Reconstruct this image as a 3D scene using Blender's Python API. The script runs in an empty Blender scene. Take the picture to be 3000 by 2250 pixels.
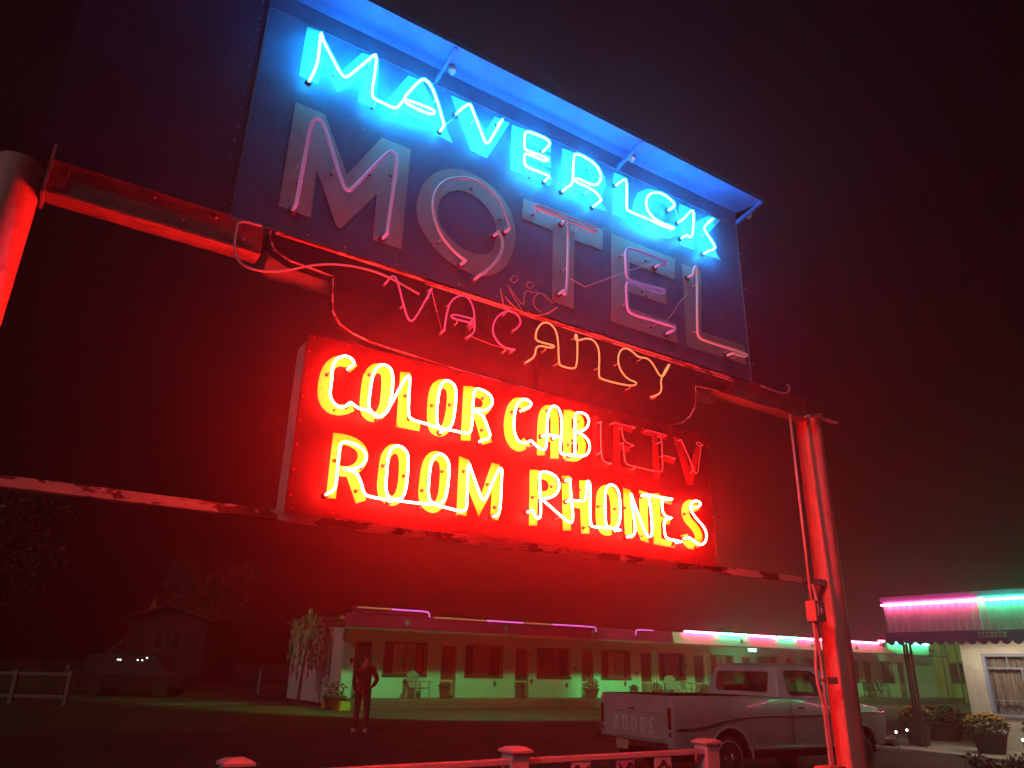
import bpy, bmesh, math, random
from mathutils import Vector, Matrix
from mathutils.geometry import tessellate_polygon
S = bpy.context.scene
COL = S.collection
PI = math.pi
random.seed(7)

# ------------------------------------------------------------------ camera, sky, light, exposure
YAW, PITCH, ROLL, EYE = math.radians(57.3), math.radians(21.04), math.radians(1.337), 1.65
cam_d = bpy.data.cameras.new('camera'); cam = bpy.data.objects.new('camera', cam_d); COL.objects.link(cam)
fwd = Vector((math.cos(PITCH)*math.cos(YAW), math.cos(PITCH)*math.sin(YAW), math.sin(PITCH)))
r0 = Vector((math.sin(YAW), -math.cos(YAW), 0)); u0 = r0.cross(fwd)
right = r0*math.cos(ROLL) + u0*math.sin(ROLL); up = u0*math.cos(ROLL) - r0*math.sin(ROLL)
M = Matrix((right, up, -fwd)).transposed().to_4x4(); M.translation = (0, 0, EYE)
cam.matrix_world = M
cam_d.sensor_fit = 'HORIZONTAL'; cam_d.sensor_width = 36; cam_d.lens = 36*2155/3000
cam_d.clip_start = 0.05; cam_d.clip_end = 2000
S.camera = cam

SUN_EL, SUN_AZ = math.radians(32), math.radians(204)          # street light glow from behind the camera, on the left
W = bpy.data.worlds.new('World'); S.world = W; W.use_nodes = True
nt = W.node_tree; bg = nt.nodes['Background']
sky = nt.nodes.new('ShaderNodeTexSky'); sky.sky_type = 'NISHITA'; sky.sun_disc = False
sky.sun_elevation = math.radians(-4); sky.sun_rotation = math.radians(90) - SUN_AZ
nt.links.new(sky.outputs['Color'], bg.inputs['Color']); bg.inputs['Strength'].default_value = 0.05
sl = bpy.data.lights.new('street_glow', 'SUN'); sl.energy = 0.3; sl.angle = math.radians(3); sl.color = (1, .86, .84)
so = bpy.data.objects.new('street_glow', sl); COL.objects.link(so)
sd = Vector((math.cos(SUN_AZ)*math.cos(SUN_EL), math.sin(SUN_AZ)*math.cos(SUN_EL), math.sin(SUN_EL)))
so.rotation_euler = sd.to_track_quat('Z', 'Y').to_euler()
S.view_settings.view_transform = 'Standard'; S.view_settings.look = 'None'
S.view_settings.exposure = 0; S.view_settings.gamma = 1
S.cycles.max_bounces = 5; S.cycles.diffuse_bounces = 2; S.cycles.volume_bounces = 0
S.cycles.sample_clamp_indirect = 2.0

BLUE_NEON = ((.2, 7.6, 14.5), 7.6)
RED_NEON = ((24.0, .38, .24), 28)
VEIL_HAZE = 0.0056

# ------------------------------------------------------------------ helpers
class MB:
    """collects shapes, then becomes ONE mesh object"""
    def __init__(s): s.v = []; s.f = []; s.m = []
    def add(s, vs, fs, m=0):
        o = len(s.v); s.v += [tuple(v) for v in vs]
        for f in fs: s.f.append(tuple(i+o for i in f)); s.m.append(m)
        return s
    def box(s, x0, x1, y0, y1, z0, z1, m=0):
        return s.hexa([(x0,y0,z0),(x1,y0,z0),(x1,y1,z0),(x0,y1,z0),(x0,y0,z1),(x1,y0,z1),(x1,y1,z1),(x0,y1,z1)], m)
    def hexa(s, p, m=0):
        return s.add(p, [(3,2,1,0),(4,5,6,7),(0,1,5,4),(1,2,6,5),(2,3,7,6),(3,0,4,7)], m)
    def tube(s, P, r, n=8, m=0, r1=None):
        P = [Vector(p) for p in P]; N = len(P); vs = []; fs = []
        t0 = (P[1]-P[0]).normalized(); a = t0.orthogonal().normalized()
        for i in range(N):
            t = (P[min(i+1, N-1)]-P[max(i-1, 0)])
            t = t.normalized() if t.length > 1e-9 else t0
            a = (a - t*a.dot(t)); a = a.normalized() if a.length > 1e-6 else t.orthogonal().normalized()
            b = t.cross(a); rr = r if r1 is None else r + (r1-r)*i/(N-1)
            for k in range(n):
                c = 2*PI*k/n; vs.append(P[i] + a*math.cos(c)*rr + b*math.sin(c)*rr)
        for i in range(N-1):
            for k in range(n):
                fs.append((i*n+k, i*n+(k+1) % n, (i+1)*n+(k+1) % n, (i+1)*n+k))
        fs.append(tuple(range(n-1, -1, -1))); fs.append(tuple((N-1)*n+k for k in range(n)))
        return s.add(vs, fs, m)
    def lathe(s, c, prof, n=16, m=0, axis='Z', cap=True):
        vs = []; fs = []
        for (r, h) in prof:
            for k in range(n):
                a = 2*PI*k/n; x, y = r*math.cos(a), r*math.sin(a)
                p = {'Z': (x, y, h), 'Y': (x, h, y), 'X': (h, x, y)}[axis]
                vs.append((c[0]+p[0], c[1]+p[1], c[2]+p[2]))
        for i in range(len(prof)-1):
            for k in range(n):
                f = (i*n+k, i*n+(k+1) % n, (i+1)*n+(k+1) % n, (i+1)*n+k)
                fs.append(f if axis != 'Y' else f[::-1])
        e = [tuple(range(n))[::-1], tuple((len(prof)-1)*n+k for k in range(n))]
        if cap: fs += e
        return s.add(vs, fs, m)
    def ball(s, c, r, m=0, n=6):
        pr = [(r*math.sin(PI*i/n)+1e-4, -r*math.cos(PI*i/n)) for i in range(n+1)]
        return s.lathe(c, pr, 2*n, m)
    def prism(s, pts, y0, y1, m=0):
        """outline in X,Z given depth along Y"""
        n = len(pts)
        vs = [(x, y0, z) for x, z in pts] + [(x, y1, z) for x, z in pts]
        area = sum(pts[i][0]*pts[(i+1) % n][1]-pts[(i+1) % n][0]*pts[i][1] for i in range(n))
        fs = []
        tri = tessellate_polygon([[Vector((x, z, 0)) for x, z in pts]])
        for t in tri: fs.append(tuple(t)); fs.append(tuple(i+n for i in t[::-1]))
        for i in range(n): fs.append((i, (i+1) % n, (i+1) % n+n, i+n))
        return s.add(vs, fs, m)
    def build(s, name, mats, parent=None, smooth=False, bevel=0, local=False):
        me = bpy.data.meshes.new(name)
        off = Vector((0, 0, 0))
        p = parent
        while p is not None and not local: off += p.location; p = p.parent
        me.from_pydata([(v[0]-off.x, v[1]-off.y, v[2]-off.z) for v in s.v], [], s.f)
        for mt in (mats if isinstance(mats, (list, tuple)) else [mats]): me.materials.append(mt)
        me.polygons.foreach_set('material_index', s.m)
        b = bmesh.new(); b.from_mesh(me); bmesh.ops.recalc_face_normals(b, faces=b.faces[:]); b.to_mesh(me); b.free()
        if smooth: me.polygons.foreach_set('use_smooth', [True]*len(me.polygons))
        me.update()
        o = bpy.data.objects.new(name, me); COL.objects.link(o); o.parent = parent
        if bevel:
            bv = o.modifiers.new('bevel', 'BEVEL'); bv.width = bevel; bv.segments = 2; bv.limit_method = 'ANGLE'
        if smooth == 'auto':
            es = o.modifiers.new('es', 'EDGE_SPLIT'); es.split_angle = math.radians(35)
        return o

def tag(o, label=None, cat=None, group=None, kind=None):
    if label: o['label'] = label
    if cat: o['category'] = cat
    if group: o['group'] = group
    if kind: o['kind'] = kind
    return o
def thing(name, label, cat, loc=(0, 0, 0), rz=0, group=None):
    o = bpy.data.objects.new(name, None); COL.objects.link(o); o.empty_display_size = .2
    o.location = loc; o.rotation_euler = (0, 0, rz)
    return tag(o, label, cat, group)
def dup(root, loc, rz=None, label=None):
    r = root.copy(); COL.objects.link(r); r.location = loc
    if rz is not None: r.rotation_euler = (0, 0, rz)
    if label: r['label'] = label
    def kids(a, b):
        for ch in [c for c in COL.objects if c.parent == a]:
            q = ch.copy(); COL.objects.link(q); q.parent = b; kids(ch, q)
    kids(root, r)
    return r

MATS = {}
def mat(name, col, rough=.6, metal=0, spec=.5, var=0, scale=6, col2=None, lo=.45, hi=.6, bump=0, bscale=60, emit=None, es=1, coat=0, stretch=None, detail=5):
    if name in MATS: return MATS[name]
    m = bpy.data.materials.new(name); m.use_nodes = True; MATS[name] = m
    t = m.node_tree; b = t.nodes['Principled BSDF']; lk = t.links.new
    b.inputs['Base Color'].default_value = (*col, 1); b.inputs['Roughness'].default_value = rough
    b.inputs['Metallic'].default_value = metal; b.inputs['Specular IOR Level'].default_value = spec
    b.inputs['Coat Weight'].default_value = coat
    if emit:
        b.inputs['Emission Color'].default_value = (*emit, 1); b.inputs['Emission Strength'].default_value = es
    if var or col2 or bump:
        tc = t.nodes.new('ShaderNodeTexCoord'); mp = t.nodes.new('ShaderNodeMapping'); lk(tc.outputs['Object'], mp.inputs['Vector'])
        if stretch: mp.inputs['Scale'].default_value = stretch
    if col2 is not None or var:
        n = t.nodes.new('ShaderNodeTexNoise'); n.inputs['Scale'].default_value = scale; n.inputs['Detail'].default_value = detail; n.inputs['Roughness'].default_value = .65
        lk(mp.outputs['Vector'], n.inputs['Vector'])
        r = t.nodes.new('ShaderNodeValToRGB'); lk(n.outputs['Fac'], r.inputs['Fac'])
        if col2 is None:
            r.color_ramp.elements[0].position = .3; r.color_ramp.elements[1].position = .7
            r.color_ramp.elements[0].color = (*[c*(1-var) for c in col], 1); r.color_ramp.elements[1].color = (*[min(1, c*(1+var)) for c in col], 1)
        else:
            r.color_ramp.elements[0].position = lo; r.color_ramp.elements[1].position = hi
            r.color_ramp.elements[0].color = (*col, 1); r.color_ramp.elements[1].color = (*col2, 1)
        lk(r.outputs['Color'], b.inputs['Base Color'])
    if bump:
        n2 = t.nodes.new('ShaderNodeTexNoise'); n2.inputs['Scale'].default_value = bscale; n2.inputs['Detail'].default_value = 3
        lk(mp.outputs['Vector'], n2.inputs['Vector'])
        bp = t.nodes.new('ShaderNodeBump'); bp.inputs['Strength'].default_value = bump; bp.inputs['Distance'].default_value = .01
        lk(n2.outputs['Fac'], bp.inputs['Height']); lk(bp.outputs['Normal'], b.inputs['Normal'])
    return m
def glow(name, col, es=1, base=(.02, .02, .02)):
    return mat(name, base, rough=.3, emit=col, es=es)

def pairs(a): return [(a[i], a[i+1]) for i in range(0, len(a), 2)]
def smooth_path(P, n=2):
    P = [Vector(p) for p in P]
    for _ in range(n):
        Q = [P[0]]
        for a, b in zip(P, P[1:]): Q += [a*.75+b*.25, a*.25+b*.75]
        Q.append(P[-1]); P = Q
    R = [P[0]]
    for p in P[1:]:
        if (p-R[-1]).length > .004: R.append(p)
    return R

# outlines of the sign lettering and glass tubes, metres in the plane of the sign (x, z)
TR = {"maverick":[[0.95,5.423,0.971,5.539,0.969,5.661,0.96,5.832,0.979,5.768,0.996,5.739,1.132,5.545,1.176,5.518,1.212,5.566,1.349,5.809,1.375,5.847,1.387,5.806,1.387,5.667,1.378,5.48,1.403,5.446,1.466,5.445,1.564,5.44,1.595,5.477,1.624,5.549,1.653,5.57,1.858,5.586,1.892,5.57,1.851,5.524,1.651,5.53,1.628,5.564,1.649,5.621,1.729,5.776,1.772,5.833,1.831,5.812,1.892,5.7,1.972,5.483],[2.103,5.705,2.138,5.753,2.18,5.801,2.201,5.768,2.299,5.571,2.341,5.489,2.372,5.511,2.431,5.661,2.487,5.792],[2.935,5.724,2.964,5.773,2.942,5.81,2.751,5.801,2.709,5.774,2.704,5.701,2.705,5.618,2.726,5.597,2.922,5.618,2.953,5.604,2.922,5.574,2.727,5.569,2.705,5.549,2.708,5.454,2.743,5.435,2.937,5.447,2.958,5.436],[3.145,5.414,3.189,5.453,3.205,5.53,3.214,5.75,3.23,5.794,3.321,5.809,3.46,5.783,3.524,5.696,3.494,5.596,3.424,5.544,3.257,5.553,3.212,5.519,3.227,5.504,3.423,5.505,3.521,5.442,3.478,5.392],[3.746,5.724,3.797,5.775,3.816,5.731,3.796,5.458,3.823,5.439,4.08,5.451,4.251,5.439,4.379,5.463,4.38,5.481,4.184,5.467,4.075,5.508,4.035,5.596,4.065,5.706,4.153,5.78,4.277,5.807,4.413,5.759,4.395,5.709],
[4.545,5.461,4.593,5.445,4.632,5.508,4.666,5.753,4.638,5.774,4.58,5.704,4.518,5.626],[4.928,5.784,4.778,5.632,4.825,5.572,4.933,5.471,4.889,5.42,4.835,5.395]],"jumper":[[1.995,5.518,2.069,5.631,2.151,5.765],[2.973,5.444,3.037,5.436,3.153,5.432],[4.42,5.73,4.48,5.63,4.594,5.471],[3.162,4.568,3.331,4.536,3.61,4.714,3.807,4.844,4.119,5.02],[4.222,4.472,4.295,4.562,4.396,4.701,4.534,4.862],[1.044,4.999,0.994,4.861,0.944,4.66,0.921,4.558,0.939,4.528]],"motel":[[0.97,4.375,0.974,4.52,0.98,4.763,0.987,5.015,1.016,5.09,1.062,5.075,1.107,4.98,1.252,4.647,1.29,4.607,1.322,4.64,1.531,5.023,1.575,5.07,1.62,5.045,1.618,4.883,1.608,4.692,1.598,4.39],[2.214,4.391,2.138,4.42,2.02,4.504,1.95,4.629,1.919,4.759,1.938,4.886,2.011,5.003,2.137,5.083,2.269,5.112,2.407,5.08,2.512,4.983,2.587,4.804],[2.488,4.736,2.528,4.677,2.524,4.591,2.49,4.495,2.387,4.354,2.335,4.308],[3.104,4.424,3.101,4.389,3.131,4.408,3.148,4.818,3.15,5.068,3.179,5.086,3.428,5.076,3.468,5.114,3.429,5.131,2.843,5.122,2.809,5.095,2.836,5.082,3.136,5.09],
[4.183,5.028,4.25,5.03,4.276,5.066,4.239,5.082,3.814,5.066,3.773,5.03,3.766,4.954,3.765,4.773,3.791,4.74,4.054,4.756,4.195,4.778,4.219,4.764,4.176,4.726,4.052,4.721,3.791,4.72,3.762,4.695,3.76,4.502,3.777,4.438,3.825,4.423,4.281,4.445,4.32,4.43,4.269,4.392],[4.594,5.057,4.604,5.125,4.636,5.16,4.648,5.114,4.586,4.479,4.604,4.424,4.657,4.408,5.196,4.422,5.241,4.408,5.19,4.383,5.04,4.382]],"vacancy_left":[[1.65,4.059,1.667,4.102,1.702,4.113,1.727,4.069,1.802,3.857,1.837,3.807,1.875,3.842,1.982,4.108],[2.099,3.817,2.101,3.855,2.109,3.947,2.131,4.052,2.205,4.128,2.276,4.13,2.323,4.055,2.332,3.966,2.341,3.877,2.307,3.834],[2.332,3.969,2.159,3.961,2.141,3.938,2.169,3.926,2.318,3.934],[2.696,3.998,2.738,4.058,2.702,4.116,2.616,4.126,2.52,4.051,2.48,3.93,2.524,3.85,2.591,3.814,2.683,3.823]],"vacancy_wire":[[1.982,4.108,2.029,3.968,2.087,3.81],[2.307,3.834,2.492,3.814,2.675,3.818]],"vacancy_right":[[2.813,3.768,2.864,3.815,2.874,3.912,3.024,3.922,3.051,3.95,2.898,3.942,2.863,3.956,2.876,4.04,2.932,4.116,3.005,4.128,3.075,4.062,3.084,3.814,3.1,3.795,3.217,3.797,3.26,3.83,3.267,4.081,3.248,4.106,3.238,4.057,3.267,4.048,3.364,4.101,3.442,4.095,3.49,4.023,3.474,3.804,3.489,3.78,3.672,3.781,3.837,3.797,3.885,3.838,3.777,3.842,3.701,3.904,3.674,3.985,3.704,4.078,3.768,4.121,3.841,4.105,3.903,4.067,4.001,4.088,4.064,4.056,4.155,3.93,4.229,4.035,4.273,4.112,4.219,4.05,4.144,3.927,4.153,3.843,4.123,3.793,4.067,3.764]],
"script":[[2.531,4.268,2.565,4.132,2.582,4.148],[2.597,4.322,2.634,4.252,2.732,4.144],[2.606,4.309,2.749,4.165,2.74,4.326,2.826,4.328,2.871,4.35],[2.575,4.218,2.619,4.175,2.723,4.13,2.846,4.134,2.972,4.193,3.055,4.272],[2.9,4.182,2.831,4.211,2.83,4.288,2.88,4.348,2.962,4.345,3.023,4.28,2.972,4.306,2.898,4.35],[2.615,4.375,2.647,4.424,2.688,4.399,2.649,4.348,2.615,4.375],[2.757,4.371,2.794,4.421,2.836,4.396,2.795,4.345,2.757,4.371]],"color":[[1.449,3.378,1.467,3.394,1.458,3.42,1.423,3.436,1.388,3.431,1.349,3.401,1.332,3.349,1.336,3.248,1.334,3.17,1.35,3.128,1.391,3.098,1.436,3.103,1.47,3.139],[1.47,3.142,1.521,3.113,1.59,3.116,1.649,3.083,1.672,3.09,1.709,3.125,1.726,3.16,1.737,3.275,1.733,3.381,1.711,3.43,1.664,3.443,1.625,3.423,1.594,3.356,1.587,3.242,1.587,3.147,1.602,3.115,1.648,3.087,1.687,3.101,1.719,3.147,1.816,3.38,1.844,3.411,1.852,3.392,1.856,3.155,1.876,3.113,1.952,3.11,2.092,3.095,2.128,3.091],
[2.128,3.089,2.179,3.126,2.195,3.241,2.199,3.37,2.18,3.422,2.129,3.442,2.094,3.423,2.07,3.367,2.061,3.239,2.063,3.132,2.092,3.092,2.181,3.099,2.29,3.097,2.321,3.109,2.33,3.167,2.331,3.399,2.348,3.429,2.396,3.435,2.467,3.411,2.488,3.363,2.468,3.315,2.422,3.284,2.346,3.277,2.356,3.262,2.413,3.252,2.449,3.182,2.478,3.119,2.458,3.089,2.43,3.081],[1.403,2.571,1.429,2.593,1.435,2.64,1.432,2.799,1.433,2.865,1.451,2.889,1.52,2.888,1.585,2.862,1.608,2.825,1.599,2.783,1.565,2.748,1.514,2.726,1.454,2.73,1.515,2.721,1.553,2.716,1.589,2.656,1.612,2.594,1.642,2.583,1.719,2.58,1.766,2.579,1.805,2.585,1.852,2.595,1.877,2.632,1.886,2.723,1.884,2.868,1.859,2.91,1.816,2.928,1.776,2.915,1.748,2.876,1.745,2.776,1.747,2.643,1.769,2.594,1.805,2.583],[1.805,2.583,1.885,2.583,1.991,2.586,2.099,2.593,2.149,2.616,2.17,2.688,2.177,2.83,2.166,2.892,2.12,2.926,2.078,2.917,2.042,2.871,2.034,2.745,2.037,2.639,2.065,2.597,2.159,2.583,2.272,2.574,2.309,2.583,2.319,2.623,2.312,2.867,2.318,2.905,2.338,2.856,2.419,2.684,2.442,2.667,2.464,2.69,2.55,2.897,2.577,2.906,2.576,2.852,2.573,2.633,2.556,2.579],
[2.76,3.369,2.797,3.389,2.815,3.423,2.775,3.444,2.722,3.433,2.686,3.386,2.667,3.299,2.664,3.208,2.686,3.14,2.728,3.107,2.78,3.119,2.811,3.147,2.854,3.115,2.897,3.097,2.935,3.092,2.948,3.152,2.95,3.244,2.957,3.367,2.982,3.428,3.021,3.449,3.066,3.423,3.085,3.346,3.078,3.212,3.062,3.089,3.127,3.095,3.274,3.104,3.324,3.134,3.346,3.195,3.324,3.248,3.266,3.277,3.214,3.283,3.266,3.297,3.319,3.334,3.341,3.396,3.315,3.438,3.257,3.445,3.21,3.43,3.205,3.37,3.203,3.235,3.201,3.111],[2.95,3.214,2.994,3.215,3.055,3.219],[2.834,2.649,2.858,2.61,2.883,2.596,2.902,2.624,2.897,2.752,2.886,2.907,2.904,2.932,2.973,2.939,3.04,2.913,3.062,2.863,3.049,2.808,2.995,2.761,2.906,2.742,2.953,2.714,3.14,2.603,3.173,2.607,3.181,2.667,3.167,2.762,3.157,2.886,3.161,2.92],[3.171,2.767,3.213,2.768,3.294,2.778,3.31,2.858,3.306,2.912,3.325,2.934,3.342,2.895,3.334,2.758,3.336,2.611,3.362,2.598,3.494,2.609,3.576,2.608,3.62,2.676,3.623,2.852,3.599,2.916,3.546,2.939,3.504,2.919,3.481,2.869,3.472,2.64,3.505,2.607,3.617,2.607],
[3.736,2.576,3.765,2.611,3.755,2.72,3.732,2.876,3.733,2.897,3.757,2.832,3.866,2.604,3.902,2.582,3.935,2.611,3.935,2.742,3.912,2.909],[3.897,2.91,4.038,2.904,4.204,2.912,4.064,2.898,4.049,2.876,4.054,2.762,4.179,2.758,4.06,2.748,4.061,2.625,4.081,2.592,4.238,2.586],[4.442,2.884,4.476,2.9,4.474,2.928,4.419,2.933,4.363,2.902,4.356,2.853,4.412,2.791,4.5,2.732,4.529,2.667,4.501,2.605,4.44,2.578,4.387,2.601,4.328,2.626]],"dead":[[3.48,3.42,3.469,3.349,3.472,3.155,3.495,3.103,3.573,3.107],[3.61,3.436,3.704,3.439,3.827,3.443],[3.684,3.41,3.696,3.302,3.806,3.29],[3.696,3.292,3.703,3.126,3.766,3.121,4.077,3.114,4.105,3.141,4.109,3.387,4.098,3.427],[3.965,3.443,4.045,3.443,4.167,3.438],[4.327,3.432,4.396,3.323,4.484,3.118,4.538,3.337,4.567,3.417,4.499,3.426,4.523,3.452,4.587,3.431],[4.127,3.262,4.25,3.259]],"board_letters":[{"k":"w","o":[0.882,5.895,0.98,5.911,1.162,5.627,1.301,5.891,1.438,5.904,1.447,5.447,1.317,5.447,1.318,5.655,1.158,5.447,1.027,5.632,1.015,5.445,0.88,5.451],
"h":None},{"k":"w","o":[1.681,5.881,1.797,5.888,2.097,5.438,1.951,5.446,1.898,5.52,1.654,5.522,1.617,5.446,1.485,5.46],"h":[1.748,5.771,1.698,5.668,1.834,5.672]},{"k":"w","o":[2.055,5.883,2.215,5.89,2.388,5.682,2.467,5.875,2.612,5.882,2.404,5.432,2.256,5.443],"h":None},{"k":"w","o":[2.633,5.874,3.033,5.913,3.034,5.774,2.796,5.755,2.797,5.712,3.034,5.731,3.034,5.616,2.799,5.6,2.799,5.558,3.031,5.573,3.032,5.425,2.629,5.424],"h":None},{"k":"w","o":[3.156,5.873,3.332,5.893,3.536,5.876,3.633,5.783,3.64,5.681,3.591,5.566,3.543,5.517,3.65,5.415,3.481,5.416,3.349,5.517,3.315,5.514,3.313,5.424,3.147,5.419],"h":[3.307,5.761,3.423,5.76,3.477,5.709,3.452,5.639,3.305,5.636]},{"k":"w","o":[3.744,5.876,3.915,5.885,3.88,5.424,3.714,5.418],"h":None},{"k":"w","o":[4.515,5.871,4.354,5.916,4.155,5.868,4.028,5.767,3.96,5.603,3.978,5.461,4.075,5.38,4.228,5.37,4.389,5.413,4.493,5.481,4.501,5.584,4.381,5.547,4.241,5.562,4.176,5.643,4.184,5.715,4.264,5.778,4.372,5.79,4.46,5.754],
"h":None},{"k":"w","o":[4.571,5.869,4.763,5.873,4.754,5.71,4.986,5.898,5.145,5.894,4.91,5.642,5.1,5.418,4.886,5.415,4.775,5.53,4.733,5.492,4.725,5.408,4.541,5.397],"h":None},{"k":"g","o":[0.885,5.218,1.092,5.219,1.3,4.802,1.521,5.219,1.754,5.221,1.747,4.361,1.533,4.363,1.528,4.735,1.307,4.368,1.273,4.371,1.089,4.745,1.096,4.374,0.881,4.38],"h":None},{"k":"g","o":[1.843,4.844,1.855,4.901,1.872,4.953,1.893,5.0,1.918,5.043,1.948,5.08,1.979,5.114,2.013,5.144,2.048,5.169,2.086,5.191,2.126,5.208,2.168,5.221,2.212,5.229,2.259,5.232,2.306,5.23,2.355,5.223,2.404,5.211,2.455,5.192,2.501,5.169,2.544,5.141,2.582,5.107,2.616,5.068,2.644,5.026,2.666,4.98,2.682,4.931,2.692,4.879,2.695,4.824,2.692,4.765,2.682,4.704,2.665,4.641,2.644,4.584,2.62,4.535,2.592,4.493,2.56,4.457,2.528,4.427,2.496,4.402,2.463,4.383,2.43,4.37,2.393,4.361,2.353,4.356,2.309,4.356,2.262,4.36,2.214,4.368,2.166,4.381,2.118,4.398,2.07,4.419,2.025,4.444,1.985,4.473,1.948,4.506,1.916,4.544,1.889,4.582,1.867,4.62,1.851,4.66,1.84,4.7,1.835,4.744,1.836,4.792],
"h":[2.007,4.806,2.01,4.837,2.017,4.868,2.029,4.897,2.045,4.925,2.065,4.952,2.087,4.975,2.111,4.996,2.136,5.012,2.162,5.026,2.19,5.035,2.219,5.04,2.25,5.041,2.283,5.037,2.315,5.03,2.348,5.018,2.38,5.001,2.413,4.981,2.44,4.959,2.464,4.935,2.482,4.91,2.496,4.884,2.506,4.855,2.513,4.824,2.517,4.79,2.517,4.754,2.514,4.72,2.509,4.688,2.501,4.658,2.491,4.63,2.476,4.605,2.458,4.584,2.436,4.567,2.411,4.554,2.383,4.544,2.353,4.537,2.321,4.533,2.286,4.532,2.253,4.536,2.221,4.544,2.189,4.556,2.159,4.573,2.131,4.59,2.105,4.607,2.082,4.625,2.06,4.644,2.043,4.664,2.029,4.684,2.019,4.705,2.013,4.726,2.009,4.75,2.007,4.777]},{"k":"g","o":[2.762,5.197,3.596,5.21,3.583,4.996,3.283,4.991,3.266,4.347,3.049,4.348,3.059,4.999,2.748,5.004],"h":None},{"k":"g","o":[3.686,5.206,4.462,5.218,4.432,4.988,3.89,4.985,3.881,4.786,4.323,4.823,4.314,4.7,3.869,4.686,3.862,4.535,4.423,4.542,4.425,4.349,3.656,4.342],"h":None},{"k":"g","o":[4.547,5.195,4.8,5.196,4.743,4.551,5.321,4.566,5.311,4.366,4.529,4.346],
"h":None}],"cabinet_letters":[{"k":"y","s":[{"l":[1.519,3.425,1.516,3.427,1.51,3.432,1.501,3.439,1.488,3.45,1.471,3.46,1.453,3.466,1.434,3.469,1.414,3.468,1.394,3.464,1.375,3.456,1.357,3.444,1.34,3.43,1.326,3.413,1.313,3.394,1.303,3.374,1.295,3.353,1.289,3.331,1.285,3.31,1.282,3.287,1.281,3.266,1.281,3.246,1.281,3.227,1.282,3.209,1.283,3.192,1.286,3.174,1.291,3.157,1.297,3.141,1.305,3.126,1.315,3.111,1.328,3.098,1.342,3.088,1.358,3.079,1.376,3.073,1.394,3.07,1.413,3.07,1.433,3.072,1.452,3.078,1.472,3.085,1.49,3.095,1.507,3.106,1.518,3.114,1.526,3.119,1.529,3.122],"r":[1.47,3.365,1.467,3.367,1.462,3.372,1.453,3.379,1.444,3.387,1.436,3.391,1.429,3.394,1.422,3.395,1.414,3.395,1.407,3.394,1.4,3.391,1.392,3.386,1.384,3.379,1.377,3.371,1.37,3.361,1.364,3.35,1.359,3.336,1.354,3.321,1.351,3.305,1.349,3.288,1.348,3.27,1.348,3.252,1.348,3.236,1.349,3.22,1.35,3.207,1.352,3.196,1.355,3.185,1.358,3.175,1.363,3.166,1.368,3.159,1.373,3.153,1.38,3.148,1.389,3.144,1.397,3.141,1.406,3.14,1.415,3.14,1.426,3.141,1.437,3.144,1.448,3.149,1.459,3.155,1.472,3.164,1.483,3.172,1.491,3.177,1.495,3.179]}]},{"k":"y","s":[{"l":[1.626,3.305,1.626,3.327,1.628,3.345,1.632,3.361,1.636,3.374,1.641,3.385,1.645,3.394,1.65,3.4,1.654,3.403,1.658,3.405,1.662,3.407,1.666,3.408,1.67,3.407,1.673,3.407,1.676,3.405,1.679,3.402,1.682,3.397,1.685,3.387,1.688,3.374,1.69,3.358,1.692,3.338,1.693,3.314,1.693,3.29,1.693,3.266,1.693,3.242,1.692,3.219,1.69,3.199,1.687,3.183,1.683,3.17,1.678,3.159,1.673,3.151,1.67,3.146,1.667,3.144,1.664,3.143,1.661,3.142,1.656,3.142,1.651,3.142,1.645,3.143,1.641,3.145,1.638,3.148,1.634,3.153,1.631,3.16,1.628,3.172,1.625,3.187,1.624,3.208,1.624,3.233,1.625,3.258,1.625,3.282,1.626,3.305],
"r":[1.558,3.299,1.559,3.323,1.561,3.347,1.565,3.369,1.572,3.39,1.58,3.41,1.591,3.429,1.604,3.445,1.619,3.459,1.636,3.469,1.654,3.476,1.672,3.479,1.69,3.478,1.708,3.474,1.724,3.464,1.737,3.45,1.746,3.434,1.753,3.416,1.757,3.397,1.76,3.375,1.762,3.351,1.763,3.325,1.763,3.3,1.763,3.274,1.763,3.249,1.762,3.223,1.759,3.198,1.754,3.174,1.747,3.153,1.738,3.133,1.728,3.116,1.715,3.101,1.7,3.088,1.683,3.08,1.666,3.075,1.65,3.074,1.633,3.075,1.616,3.079,1.6,3.088,1.586,3.099,1.576,3.114,1.568,3.131,1.562,3.151,1.558,3.173,1.557,3.198,1.557,3.225,1.557,3.251,1.557,3.275,1.558,3.299]}]},{"k":"y","s":[{"l":[1.816,3.454,1.818,3.072],"r":[1.888,3.466,1.889,3.08]},{"l":[1.822,3.072,1.982,3.075],"r":[1.827,3.129,1.988,3.133]}]},{"k":"y","s":[{"l":[2.102,3.34,2.104,3.36,2.108,3.375,2.112,3.387,2.116,3.394,2.121,3.4,2.126,3.404,2.13,3.407,2.134,3.409,2.137,3.409,2.141,3.41,2.145,3.409,2.151,3.406,2.157,3.403,2.161,3.399,2.165,3.392,2.168,3.383,2.17,3.37,2.171,3.351,2.171,3.326,2.171,3.297,2.169,3.264,2.166,3.234,2.163,3.208,2.159,3.187,2.154,3.169,2.149,3.155,2.143,3.145,2.138,3.139,2.134,3.135,2.13,3.133,2.128,3.132,2.125,3.132,2.122,3.132,2.12,3.133,2.117,3.137,2.112,3.145,2.108,3.158,2.104,3.176,2.101,3.2,2.1,3.227,2.099,3.26,2.099,3.29,2.1,3.317,2.102,3.34],
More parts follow.
